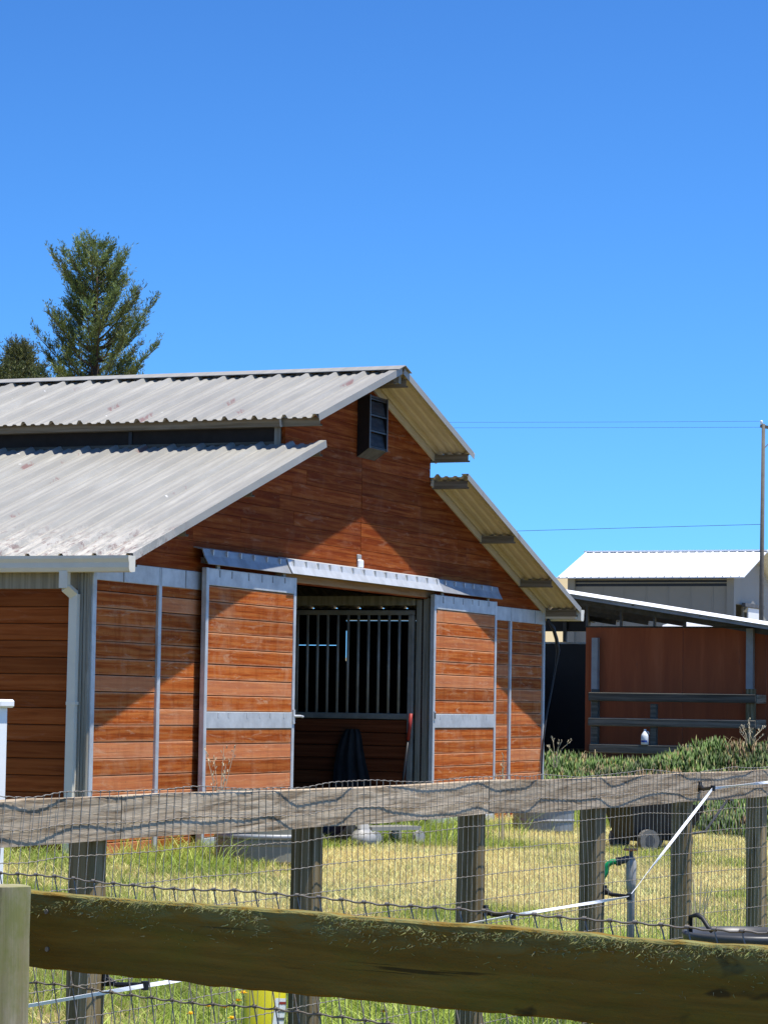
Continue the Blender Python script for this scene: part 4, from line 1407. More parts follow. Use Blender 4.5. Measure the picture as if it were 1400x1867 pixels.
def build_tanks():
    c = at_d(452, 1572, 22.6); x, y = c[0], c[1]; z = gz(x, y)
    x += .35; y -= .02
    prof = [(.40, 0), (.42, .02), (.42, .14), (.43, .16), (.43, .185), (.42, .205), (.42, .36), (.43, .38), (.43, .41), (.42, .43), (.42, .54), (.436, .55), (.436, .575), (.41, .575), (.40, .54), (.40, .06), (0, .05)]
    t = thing('stock_tank', (x, y, z), 'round tan metal stock tank in the grass before the left sliding door', 'water tank')
    MB().lathe(prof, (x, y, z), 48).build('tank_shell', 'tank_tan', t, smooth=False)
    MB().lathe([(.43, .20), (.447, .205), (.447, .235), (.43, .24)], (x, y, z), 48).build('tank_band', 'galv_dull', t, smooth=True)
    MB().lathe([(.399, .50), (0, .50)], (x, y, z), 40).build('water', 'water', t)
    c = at_d(990, 1507, 29.6); x, y = c[0], c[1] ; z = gz(x, y)
    t = thing('galvanized_tank', (x, y, z), 'low oval galvanized tank in the grass by the barn\'s right end', 'water tank')
    prof = [(.30, 0), (.32, .015), (.325, .10), (.335, .12), (.325, .14), (.33, .24), (.345, .255), (.33, .265), (.31, .25), (.305, .04), (0, .035)]
    MB().lathe(prof, (x, y, z), 40, sx=.9, sy=1.0).build('tank_shell', 'galv_dull', t, smooth=False)
    MB().lathe([(.304, .19), (0, .19)], (x, y, z), 40, sx=.9).build('water', 'water', t)


def build_jugs():
    # yellow weed-killer jug
    c = at_d(474, 1832, 11.9); x, y = c[0], c[1]; z = gz(x, y)
    t = thing('yellow_jug', (x, y, z), 'bright yellow plastic jug with white label in the grass below the near rail', 'jug')
    prof = [(0, 0), (.06, 0), (.068, .012), (.070, .10), (.070, .20), (.062, .235), (.035, .275), (.024, .285), (.024, .31), (0, .31)]
    vs = MB().lathe(prof, (0, 0, 0), 24, sx=1.0, sy=.72)
    sc = 1.28
    rot = Matrix.Translation((x, y, z)) @ Matrix.Rotation(YAW - 1.30, 4, 'Z') @ Matrix.Rotation(.10, 4, 'Y') @ Matrix.Scale(sc, 4)
    vs.xform(rot).build('jug_body', 'yellow_plastic', t, smooth=True)
    hd = MB().tube([(-.060, 0, .215), (-.088, 0, .225), (-.092, 0, .26), (-.060, 0, .290), (-.02, 0, .285)], [.014, .013, .013, .013, .012], 8).xform(rot)
    hd.build('jug_handle', 'yellow_plastic', t, smooth=True)
    MB().lathe([(.027, .308), (.027, .34), (.02, .345), (0, .345)], (0, 0, 0), 16).xform(rot).build('cap', 'black_paint', t)
    # label wraps the side that faces the light
    lab = MB(); k = 8
    vs = []
    for i in range(k + 1):
        a = -1.25 + 1.5 * i / k
        vs += [(.0722 * math.cos(a), .0722 * .72 * math.sin(a), .035), (.0722 * math.cos(a), .0722 * .72 * math.sin(a), .185)]
    lab.add(vs, [(2 * i, 2 * i + 2, 2 * i + 3, 2 * i + 1) for i in range(k)])
    lb = lab.xform(rot).build('label_panel', 'white_plastic', t)
    for j in range(5):
        z0 = .165 - j * .026
        vs = []
        for i in range(5):
            a = -1.05 + (1.0 - .12 * (j % 3)) * i / 4
            vs += [(.0731 * math.cos(a), .0731 * .72 * math.sin(a), z0), (.0731 * math.cos(a), .0731 * .72 * math.sin(a), z0 + .009)]
        MB().add(vs, [(2 * i, 2 * i + 2, 2 * i + 3, 2 * i + 1) for i in range(4)]).xform(rot).build('print_line', 'text_print' if j else 'red_grip', lb)
    # dandelions round it
    spots = [(436, 1826), (425, 1858), (412, 1838), (559, 1822), (446, 1812), (382, 1836), (350, 1850), (700, 1846)]
    where = ['nearest to the yellow jug, left of it', 'lowest one left of the yellow jug', 'between two others left of the yellow jug', 'in front of the second mesh fence post', 'tallest one beside the yellow jug', 'farther left of the yellow jug', 'farthest left near the white tape', 'right of the second mesh fence post']
    for (px, py), wh in zip(spots, where):
        c = at_d(px, py, 11.6 + rnd.uniform(-.3, .4)); z = gz(c[0], c[1])
        h = max(.08, c[2] - z)
        t = thing('dandelion', (c[0], c[1], z), 'yellow dandelion flower in the grass, ' + wh, 'flower', 'dandelions in the grass near the fence')
        MB().tube([(c[0] + .01, c[1], z - .01), (c[0], c[1], z + h * .6), (c[0] - .004, c[1] + .003, z + h)], .0022, 5).build('stem', 'stem_green', t)
        mb = MB()
        for k in range(18):
            a = k * 2.4; r = .018 if k > 6 else .010; e = .006 if k > 6 else .012
            p0 = Vector((c[0] - .004, c[1] + .003, z + h)); q = p0 + Vector((r * math.cos(a), r * math.sin(a), e))
            sd = Vector((-math.sin(a), math.cos(a), 0)) * .004
            mb.add([p0, q - sd, q + sd, p0 + Vector((0, 0, .004))], [(0, 1, 2), (3, 2, 1), (0, 2, 3), (0, 3, 1)])
        mb.build('flower_head', 'petal', t)


def build_vinyl_post():
    c = on_z_guess = at_d(-8, 1290, 18.4)
    x, y = c[0], c[1]; z = gz(x, y); top = c[2]
    t = thing('white_post', (x, y, z), 'white vinyl post with a flat cap at the left edge before the barn', 'post')
    MB().box((x - .06, y - .06, z), (x + .06, y + .06, top), bev=.005).build('post_shaft', 'white_plastic', t)
    MB().box((x - .095, y - .095, top), (x + .095, y + .095, top + .055), bev=.012).build('cap', 'white_plastic', t)


def build_conduit():
    P = [on_v(998, 1130, -.06), on_v(1008, 1145, -.10), on_v(1014, 1165, -.13), on_v(1017, 1186, -.13), on_v(1013, 1215, -.10), on_v(1005, 1260, -.06), on_v(996, 1305, -.05), on_v(990, 1350, -.04), on_v(987, 1400, -.05)]
    P = [Vector(p) for p in P]
    P.append(Vector((P[-1].x, P[-1].y, gz(P[-1].x, P[-1].y))))
    o = MB().tube(P, [.022, .022, .022, .024, .012, .010, .010, .010, .010, .010], 8).build('black_cable', 'black_rubber', smooth=True)
    tag(o, 'black hose looping down the right corner of the barn', 'hose')
build_standpipe(); build_tub(); build_cart(); build_tanks(); build_jugs(); build_vinyl_post(); build_conduit()


# ------------------------------------------------------------------ paddock beyond the barn
UW = 18.91
def build_shelter():
    g = gz(UW, 1)
    t = thing('paddock_shelter', (UW, 0, g), 'red-brown plywood paddock shelter with white lean-to metal roof right of the barn', 'shelter')
    # wall sheets
    v = 2.10; zt = 2.80
    ws = [.30, 1.22, 1.22, 1.22, 1.22]
    for i, w in enumerate(ws):
        if i == 0: w = 1.47
        MB().box((UW + rnd.uniform(0, .003), v - w + .003, g - .1), (UW + .03, v - .003, zt), bev=.003).build('wall_sheet', 'plywood_red', t)
        v -= w
    vr = v
    MB().box((UW - .01, vr, zt), (UW + .04, 2.11, zt + .02)).build('wall_cap', 'rail_dark', t)
    MB().box((UW + .04, vr, g - .1), (19.6, vr + .03, zt - .3)).build('side_wall', 'plywood_red', t)
    MB().box((23.0, 1.9, g - .1), (23.04, 4.9, 2.66)).build('back_wall', 'black_paint', t)
    MB().box((22.95, 3.4, 2.86), (23.03, 6.2, 3.22)).build('back_header', 'black_paint', t)
    MB().box((22.98, 1.9, 2.66), (23.05, 4.9, 2.69)).build('back_trim', 'white_paint', t)
    MB().box((UW + .04, 4.9, g - .1), (23.05, 4.94, 2.4)).build('side_wall', 'black_paint', t)
    MB().box((UW + 1.6, 2.0, g - .1), (23.0, 2.04, 2.75)).build('stall_divider', 'black_paint', t)
    # roof: falls to the right and towards the camera
    def zr(u, v): return 3.312 + .152 * (v - 2.336) - .062 * (u - UW + .60)
    u0, va, vb = UW - .60, 6.5, vr - .4
    plan = [(u0, va), (u0, vb), (19.7, vb), (19.7, .3), (20.4, .9), (22.2, 2.2), (26.6, 4.7), (26.6, va)]
    def u_back(v): return float(np.interp(v, [vb, .3, .9, 2.2, 4.7, va], [19.7, 19.7, 20.4, 22.2, 26.6, 26.6]))
    n_ = len(plan)
    vs = [(u, v, zr(u, v)) for u, v in plan] + [(u, v, zr(u, v) - .012) for u, v in plan]
    rf = MB().add(vs, [tuple(range(n_))] + [(i, i + n_, (i + 1) % n_ + n_, (i + 1) % n_) for i in range(n_)])
    rf.f.append(tuple(range(2 * n_ - 1, n_ - 1, -1))); rf.mi.append(1)
    rf = rf.build('roof', ['roof_white', 'steel_dark'], t)
    # ribs across the roof, front fascia, purlins
    for k in np.arange(vb + .2, va, .45):
        MB().beam((u0 + .02, k, zr(u0, k) + .008), (u_back(k), k, zr(u_back(k), k) + .008), .03, .02).build('roof_rib', 'roof_white', rf)
    MB().beam((u0 + .01, va, zr(u0, va) - .050), (u0 + .01, vb, zr(u0, vb) - .050), .02, .05).build('fascia', 'galv_dull', t)
    # sloping edge flashing that catches the sun
    q = []
    for v in (va, vb):
        q += [(u0 - .045, v, zr(u0, v) - .014), (u0 + .06, v, zr(u0, v) + .034), (u0 + .06, v, zr(u0, v) + .018), (u0 - .042, v, zr(u0, v) - .022)]
    MB().add(q, [(0, 4, 5, 1), (1, 5, 6, 2), (2, 6, 7, 3), (3, 7, 4, 0), (0, 1, 2, 3), (7, 6, 5, 4)]).build('edge_flashing', 'roof_white', t)
    for u, ve in ((UW + .02, vb), (UW + 1.4, 1.0), (UW + 2.8, 2.0), (UW + 4.6, 3.1), (UW + 6.6, 4.2)):
        MB().beam((u, va, zr(u, va) - .075), (u, ve, zr(u, ve) - .075), .05, .10).build('rafter', 'steel_dark', t)
    vv = va - .3
    while vv > vb:
        MB().beam((u0, vv, zr(u0, vv) - .03), (u_back(vv), vv, zr(u_back(vv), vv) - .03), .04, .035).build('purlin', 'rail_dark', t); vv -= 1.0
    for px in (1070, 1132, 1193, 1248, 1302, 1360):
        p = on_u(px, 1140, UW + .02)
        MB().box((UW + .0, p[1] - .018, zt + .02), (UW + .036, p[1] + .018, zr(UW, p[1]) - .12)).build('roof_post', 'steel_dark', t)
    p = on_u(1029, 1140, 22.9)
    MB().box((22.9, p[1] - .03, 2.69), (22.95, p[1] + .03, zr(22.9, p[1]) - .12)).build('roof_post', 'steel_dark', t)
    # square steel posts standing against the wall
    p = on_u(1085, 1163, UW - .08)
    MB().box((UW - .12, p[1] - .045, g - .05), (UW - .02, p[1] + .045, p[2])).build('steel_post', 'hub_grey', t)
    p = on_u(1367, 1150, UW - .08)
    MB().box((UW - .12, p[1] - .05, g - .05), (UW - .02, p[1] + .05, 2.79)).build('steel_post', 'hub_grey', t)
    # plank fence in front
    uf = UW - .62
    f = thing('rail_fence', (uf, .6, gz(uf, .6)), 'dark weathered three-rail paddock fence in front of the plywood shelter', 'fence')
    va, vb = 1.843, -.62
    MB().box((uf - .02, vb, 1.728), (uf + .02, va, 1.856), bev=.012).build('rail', 'rail_dark', f)
    MB().box((uf - .02, vb, 1.374), (uf + .02, va, 1.493), bev=.012).build('rail', 'rail_dark', f)
    MB().box((uf - .02, .46, .99), (uf + .02, va - .02, 1.12), bev=.012).build('rail', 'rail_dark', f)
    for v, w, zt2 in ((1.76, .10, 1.90), (.885, .09, 1.70), (-.52, .12, 1.93)):
        MB().box((uf + .022, v - w / 2, gz(uf, v) - .1), (uf + .022 + w, v + w / 2, zt2), bev=.006).build('post', 'grey_wood_z' if v < .8 else 'rail_dark', f)
    # the return that runs away from us along the right
    for za, zb in ((1.728, 1.850), (1.37, 1.50)):
        MB().box((uf + .15, -.60, za), (uf + 4.5, -.564, zb), bev=.004).build('rail', 'grey_wood_x', f)
    for u in (uf + 2.3, uf + 4.4):
        MB().box((u, -.56, gz(u, -.5) - .1), (u + .12, -.44, 1.95), bev=.006).build('post', 'grey_wood_z', f)
    # jugs on the bottom rail
    p = on_u(1175, 1360, uf - .0)
    t2 = thing('gallon_jug', (uf, p[1], 1.122), 'white gallon jug with blue label standing on the bottom fence rail', 'jug')
    s = .215 / .30
    prof = [(0, 0), (.070, 0), (.078, .01), (.078, .17), (.068, .20), (.030, .262), (.024, .27), (.024, .285), (0, .285)]
    MB().lathe([(r * s, z * s) for r, z in prof], (uf, p[1], 1.122), 24).build('jug_body', 'white_plastic', t2, smooth=True)
    MB().lathe([(.026 * s, .283 * s), (.026 * s, .305 * s), (0, .305 * s)], (uf, p[1], 1.122), 14).build('cap', 'white_paint', t2)
    MB().tube([(uf - .01, p[1] - .055 * s, 1.122 + .20 * s), (uf - .01, p[1] - .088 * s, 1.122 + .215 * s), (uf - .01, p[1] - .075 * s, 1.122 + .25 * s), (uf - .005, p[1] - .03 * s, 1.122 + .262 * s)], .009 * s, 8).build('handle', 'white_plastic', t2, smooth=True)
    vs = []
    for i in range(9):
        a = math.pi + .9 * (i / 8 * 2 - 1)
        vs += [(uf + .0787 * s * math.cos(a), p[1] + .0787 * s * math.sin(a), 1.122 + .045 * s), (uf + .0787 * s * math.cos(a), p[1] + .0787 * s * math.sin(a), 1.122 + .085 * s)]
    MB().add(vs, [(2 * i, 2 * i + 2, 2 * i + 3, 2 * i + 1) for i in range(8)]).build('label_band', 'blue_print', t2)
    p = on_u(1255, 1362, uf - .25)
    zq = gz(uf - .25, p[1])
    t3 = thing('spray_bottle', (uf - .25, p[1], zq), 'tiny white spray bottle half sunk in the ice plant right of the gallon jug', 'bottle')
    hz = p[2] + .03 - zq
    MB().lathe([(0, 0), (.033, 0), (.036, .01), (.036, hz * .62), (.015, hz * .75), (.013, hz * .82), (0, hz * .82)], (uf - .25, p[1], zq), 16).build('bottle_body', 'white_plastic', t3, smooth=True)
    MB().box((uf - .265, p[1] - .04, zq + hz * .82), (uf - .235, p[1] + .02, zq + hz), bev=.006).build('nozzle', 'hub_grey', t3)
build_shelter()


def build_white_barn():
    D = 75
    a = at_d(1010, 1050, D); b = at_d(1352, 1050, D)
    u = (a[0] + b[0]) / 2; va, vb = a[1], b[1]           # va > vb
    ue = u; ze = 5.25
    zr = 6.03; hw = 2.3
    g = gz(ue, va) - .2
    t = thing('white_barn', (ue + hw, (va + vb) / 2, g), 'small white metal barn with pale ribbed roof beyond the paddock', 'barn')
    MB().box((ue + .25, vb + .1, g), (ue + .31, va - .1, ze - .28)).build('side_wall', 'white_wall', t)
    MB().box((ue + .26, vb + .1, ze - .28), (ue + .33, va - .1, ze - .02)).build('vent_strip', 'black_paint', t)
    vj = vb + .6
    while vj < va - .3:
        MB().box((ue + .238, vj, g), (ue + .2495, vj + .03, ze - .29)).build('wall_rib', 'white_wall', t); vj += .62
    for z in (ze - .20, ze - .11):
        MB().box((ue + .22, vb + .1, z), (ue + .26, va - .1, z + .025)).build('vent_slat', 'white_wall', t)
    for v in (vb + .0, va - .2):
        MB().box((ue + .16, v, g), (ue + .36, v + .2, ze - .03)).build('corner_post', 'white_wall', t)
    MB().box((ue + 2 * hw - .3, vb + .1, g), (ue + 2 * hw - .25, va - .1, ze - .02)).build('back_wall', 'white_wall', t)
    # gable end towards the right, with a dark doorway and a sliding door
    def gab(v0, v1):
        z0 = ze - .75
        MB().prism_v([(ue + .36, z0), (ue + 2 * hw - .3, z0), (ue + 2 * hw - .3, ze - .1), (ue + hw, zr - .1), (ue + .36, ze - .1)], v0, v1).build('gable_wall', 'white_wall', t)
    gab(vb + .05, vb + .1); gab(va - .1, va - .05)
    MB().box((ue + 1.3, vb + .05, g), (ue + 2 * hw - .31, vb + .1, ze - .751)).build('end_wall', 'white_wall', t)
    MB().box((ue + .9, vb - .12, ze - .80), (ue + 2.9, vb - .02, ze - .70)).build('door_track', 'steel_dark', t)
    MB().box((ue + 1.35, vb - .08, g), (ue + 2.5, vb - .04, ze - .82)).build('door', 'white_paint', t)
    for s, x0, x1 in ((-1, ue - .15, ue + hw), (1, ue + 2 * hw + .15, ue + hw)):
        zA = ze - .05
        vs = [(x0, va + .2, zA), (x0, vb - .35, zA), (x1, vb - .35, zr), (x1, va + .2, zr)]
        vs += [(p, q, r - .03) for p, q, r in vs]
        f = [(0, 1, 2, 3), (7, 6, 5, 4), (0, 4, 5, 1), (1, 5, 6, 2), (2, 6, 7, 3), (3, 7, 4, 0)]
        r = MB().add(vs, f if s < 0 else [q[::-1] for q in f]).build('roof', 'roof_white', t)
        v = va + .15
        while v > vb - .35:
            MB().beam((x0, v, zA + .012), (x1, v, zr + .012), .035, .03).build('roof_rib', 'roof_white', r); v -= .23
    MB().box((ue + hw - .12, vb - .36, zr - .01), (ue + hw + .12, va + .21, zr + .035)).build('ridge_cap', 'roof_white', t)


def build_van():
    c = at_d(1257, 1131, 60); x, y = c[0], c[1]; z = gz(x, y) ; hgt = c[2] - z
    t = thing('white_van', (x, y, z), 'white vehicle whose rounded roof shows above the shelter wall', 'van')
    Wd = 1.78
    prof = [(-.5, .28), (-.5, .9), (-.475, hgt * .60), (-.43, hgt * .86), (-.36, hgt * .955), (-.2, hgt * .99), (0, hgt), (.2, hgt * .99), (.36, hgt * .955), (.43, hgt * .86), (.475, hgt * .60), (.5, .9), (.5, .28)]
    L = 4.6; vs = []
    secs = [(0, .9, .96), (.12, 1, 1), (3.1, 1, 1), (3.5, .96, .80), (3.75, .95, .56), (L - .1, .92, .52), (L, .85, .42)]
    for s, kw, kh in secs:
        for p, h in prof: vs.append((x + s, y + p * Wd * kw, z + (.28 + (h - .28) * kh if h > .28 else h)))
    n = len(prof)
    fs = [(i * n + j, (i + 1) * n + j, (i + 1) * n + (j + 1) % n, i * n + (j + 1) % n) for i in range(len(secs) - 1) for j in range(n)]
    fs += [tuple(range(n)), tuple(range(len(secs) * n - 1, (len(secs) - 1) * n - 1, -1))]
    MB().add(vs, fs).build('body', 'car_white', t, smooth=True)
    MB().box((x - .02, y - .62, z + hgt * .58), (x + .01, y + .62, z + hgt * .84)).build('rear_window', 'dark_glass', t)
    for s in (-1, 1):
        MB().box((x + .7, y + s * .865, z + hgt * .56), (x + 3.0, y + s * .835, z + hgt * .80)).build('side_window', 'dark_glass', t)
        MB().box((x - .03, y + s * .80, z + .85), (x + .01, y + s * .68, z + 1.2)).build('tail_light', 'red_lens', t)
        for sx in (.8, 3.7):
            w = MB().tube([(x + sx, y + s * .70, z + .33), (x + sx, y + s * .90, z + .33)], .33, 20).build('wheel', 'tire', t)
            MB().tube([(x + sx, y + s * .69, z + .33), (x + sx, y + s * .905, z + .33)], .19, 16).build('rim', 'hub_grey', w)
    MB().box((x - .09, y - .8, z + .35), (x - .0, y + .8, z + .55), bev=.02).build('bumper', 'grey_plastic', t)


def build_pole():
    D = 68
    top = at_d(1391, 773, D); bot = at_d(1387, 1110, D)
    x, y = float(top[0]), float(top[1]); z = gz(x, y)
    lean = (top - bot) / (top[2] - bot[2])
    base = Vector((top[0] - lean[0] * (top[2] - z), top[1] - lean[1] * (top[2] - z), z))
    t = thing('utility_pole', base, 'tall brown wooden utility pole behind the white barn', 'utility pole')
    MB().tube([base - Vector((0, 0, .3)), base.lerp(Vector(top), .5), Vector(top)], [.062, .055, .044], 12).build('pole_shaft', 'pole_wood', t, smooth=True)
    r = Vector((syw, -cyw, 0)); T = Vector(top)
    a0, a1 = T - r * .08 + Vector((0, 0, -.05)), T + r * .95 + Vector((0, 0, -.22))
    MB().beam(a0, a1, .06, .075).build('crossarm', 'pole_wood', t)
    MB().beam(T + r * .45 + Vector((0, 0, -.16)), T + r * .02 + Vector((0, 0, -.60)), .025, .025).build('brace', 'galv_dull', t)
    for k, q in enumerate((T - r * .05 + Vector((0, 0, .0)), T + r * .75 + Vector((0, 0, -.14)))):
        MB().lathe([(.0, 0), (.025, 0), (.040, .02), (.028, .04), (.040, .06), (.028, .08), (0, .095)], q, 12).build('insulator', 'white_plastic', t, smooth=True)
    # lines run off behind the barn to the left
    lines = (('upper of the two thin power lines meeting the pole top', (1384, 768), (830, 770), (-200, 764), 0), ('lower of the two thin power lines meeting the pole top', (1389, 779), (840, 780), (-200, 778), 0),
             ('single thin cable lower on the utility pole', (1386, 956), (945, 968), (-200, 1002), 1))
    for lab, p0, p1, p2, w in lines:
        A = Vector(at_d(*p0, D)); B = Vector(at_d(*p2, D + 10)); Mi = Vector(at_d(*p1, D + 4))
        k = (Mi - A).length / (B - A).length
        pts = []
        # quadratic through three points
        for i in range(41):
            s = i / 40 * 1.0
            l0 = (s - k) * (s - 1) / (k); l1 = s * (s - 1) / (k * (k - 1)); l2 = s * (s - k) / (1 - k)
            pts.append(A * l0 + Mi * l1 + B * l2)
        # the far end rests on a second pole out of sight
        o = MB().tube(pts, .0038 if not w else .0062, 5).build('power_line', 'steel_dark')
        tag(o, lab, 'power line', 'overhead lines')
build_white_barn(); build_van(); build_pole()


# ------------------------------------------------------------------ trees
def leaf_sprays(origins, dirs, lens, colors, per, leaf_len, leaf_w, R):
    """flat little sprays of narrow leaves along twigs -> verts, tris, cols"""
    n = len(origins)
    t = R.uniform(.05, 1.0, (n, per))
    base = origins[:, None, :] + dirs[:, None, :] * (lens[:, None] * t)[:, :, None]
    up_ = np.array([0, 0, 1.0])
    rv = R.normal(size=(n, per, 3))
    side = np.cross(dirs[:, None, :], rv); side /= np.linalg.norm(side, axis=2)[:, :, None] + 1e-9
    ld = dirs[:, None, :] * .75 + side * R.uniform(.45, .95, (n, per, 1)) + up_ * .25
    ld /= np.linalg.norm(ld, axis=2)[:, :, None]
    ll = leaf_len * R.uniform(.55, 1.2, (n, per, 1)) * (1.15 - .5 * t[:, :, None])
    wv = np.cross(ld, R.normal(size=(n, per, 3))); wv /= np.linalg.norm(wv, axis=2)[:, :, None] + 1e-9
    p0 = base; p1 = base + ld * ll * .5 + wv * leaf_w; p2 = base + ld * ll; p3 = base + ld * ll * .5 - wv * leaf_w
    V = np.stack([p0, p1, p2, p3], 2).reshape(-1, 3)
    q = np.arange(n * per * 4).reshape(-1, 4)
    c = np.repeat(colors, per, 0) * R.uniform(.8, 1.2, (n * per, 1))
    return V, q, np.repeat(np.clip(c, .004, .8), 4, 0)


def redwood(name, label, px, D, top_px, half_px, z_low, seed, tint, nlimb=130, group=None):
    """half_px: list of (picture y, left half width, right half width) in photo pixels"""
    R = np.random.default_rng(seed); rr = random.Random(seed)
    c = at_d(px, 690, D); x, y = float(c[0]), float(c[1]); z0 = gz(x, y)
    top = float(at_d(px, top_px, D)[2]); k = D / F_PX
    t = thing(name, (x, y, z0), label, 'tree', group)
    right = np.array([syw, -cyw, 0]); back = np.array([cyw, syw, 0])
    hz = [float(at_d(px, yy, D)[2]) for yy, _, _ in half_px]
    def half(z, sgn):
        zs = hz[::-1]; ws = [(h[1] if sgn < 0 else h[2]) * k for h in half_px][::-1]
        return float(np.interp(z, zs, ws))
    tp = []
    for i in range(9):
        f = i / 8
        tp.append((x + .06 * math.sin(f * 5), y + .06 * math.cos(f * 4), z0 - .2 + (top - .15 - z0 + .2) * f))
    MB().tube(tp, [max(.012, .30 * (1 - i / 8.2)) for i in range(9)], 10).build('trunk', 'bark', t, smooth=True)
    limbs = MB(); O, Dd, Ln, Cc = [], [], [], []
    for i in range(nlimb):
        f = ((i + .5) / nlimb) ** .85
        z = z_low + (top - .05 - z_low) * f
        az = i * 2.39996 + rr.uniform(-.3, .3)
        dr = right * math.cos(az) + back * math.sin(az)
        hw = half(z, math.cos(az)) if abs(math.cos(az)) > .15 else (half(z, 1) + half(z, -1)) / 2
        L = max(.16, hw * rr.uniform(.70, 1.18))
        b = np.array([x, y, z - .55 * L * rr.uniform(.6, 1.1)])
        pts = []
        droop = rr.uniform(.0, .25)
        for j in range(6):
            s = j / 5
            pts.append(b + dr * L * s + np.array([0, 0, L * (.30 * s - droop * s * (1 - s) + .45 * s * s)]) + R.normal(size=3) * .02 * s)
        limbs.tube(pts, [max(.006, (.035 * min(1, L)) * (1 - s_ / 5.6)) for s_ in range(6)], 5)
        P = np.array(pts)
        nt_ = int(10 + 32 * L)
        col = np.array(tint) * rr.uniform(.65, 1.35) + np.array([rr.uniform(0, .022), 0, 0])
        for q in range(nt_):
            s = rr.uniform(.38, 1.0) * 4.999
            j = min(int(s), 4); p = P[j] + (P[j + 1] - P[j]) * (s - j)
            ax = (P[j + 1] - P[j]); ax /= np.linalg.norm(ax)
            sd = np.cross(ax, [0, 0, 1]) * rr.choice((-1, 1))
            d = ax * rr.uniform(.3, .9) + sd * rr.uniform(.2, .9) + np.array([0, 0, rr.uniform(.0, .9)])
            d /= np.linalg.norm(d)
            O.append(p); Dd.append(d); Ln.append(rr.uniform(.18, .50)); Cc.append(col)
    limbs.build('limbs', 'bark', t)
    Cc = np.array(Cc) * R.uniform(.55, 1.5, (len(Cc), 1)) + np.outer(R.random(len(Cc)) < .25, [.05, .05, .0])
    V, q, C = leaf_sprays(np.array(O), np.array(Dd), np.array(Ln), Cc, 10, .15, .0105, R)
    np_mesh('crown', V, q, 'redwood_leaf', C, t, None, (x, y, top))
    return t


redwood('redwood_tree', 'tall dark green redwood rising behind the barn roof', 172, 70, 444,
        [(444, 4, 5), (455, 18, 15), (465, 42, 28), (490, 84, 54), (520, 74, 56), (545, 44, 46), (565, 56, 88), (600, 86, 98), (650, 90, 98), (690, 98, 98), (760, 100, 100)], 8.6, 5, (.115, .160, .050), 112)
redwood('redwood_tree', 'low redwood top left of the tall one, just above the ridge', 36, 72, 634,
        [(634, 3, 4), (650, 14, 12), (668, 18, 22), (690, 34, 40), (760, 60, 60)], 9.3, 9, (.085, .105, .045), 60)


def bushy_tree():
    px, D = 4, 60
    c = at_d(px, 700, D); x, y = float(c[0]), float(c[1]); z0 = gz(x, y); top = float(at_d(px, 662, D)[2])
    R = np.random.default_rng(3)
    t = thing('olive_tree', (x, y, z0), 'rounded yellow-green treetop peeking over the ridge at the left edge', 'tree')
    MB().tube([(x, y, z0 - .2), (x + .1, y, z0 + 3), (x, y + .1, top - 1)], [.22, .16, .05], 8).build('trunk', 'bark', t, smooth=True)
    n = 900
    th = R.uniform(0, 2 * math.pi, n); ph = np.arccos(R.uniform(-1, 1, n)); r = R.uniform(.55, 1, n) ** .6
    lump = .85 + .3 * vnoise(th * 2, ph * 2, 8)
    O = np.c_[x + r * lump * 1.15 * np.sin(ph) * np.cos(th), y + r * lump * 1.15 * np.sin(ph) * np.sin(th), top - 1.15 + r * lump * 1.1 * np.cos(ph)]
    Dd = O - np.array([x, y, top - 1.8]); Dd /= np.linalg.norm(Dd, axis=1)[:, None]
    Cc = np.array([[.095, .105, .030]]) * R.uniform(.6, 1.3, (n, 1))
    V, q, C = leaf_sprays(O, Dd, R.uniform(.1, .3, n), Cc, 16, .09, .018, R)
    np_mesh('crown', V, q, 'redwood_leaf', C, t, None, (x, y, top))
bushy_tree()


# ------------------------------------------------------------------ low vegetation
def ice_edge(u, v):
    """>0 inside the ice plant bed"""
    e = np.minimum(u - (10.9 + np.clip(-v - .6, 0, 4) * -.62), 18.15 - u)
    return e + .35 * (vnoise(u * 1.3, v * 1.3, 61) - .5)


def ice_z(u, v):
    z = ground_z(u, v)
    rise = .04 + .02 * sstep(11, 16, u) + .22 * sstep(.55, -.35, v) * sstep(12.5, 16.5, u) + .10 * sstep(14, 17.5, u) * 0
    return z + rise + .20 * (vnoise(u * 1.1, v * 1.6, 62) - .5) + .12 * (vnoise(u * 3.4, v * 3.4, 63) - .5)


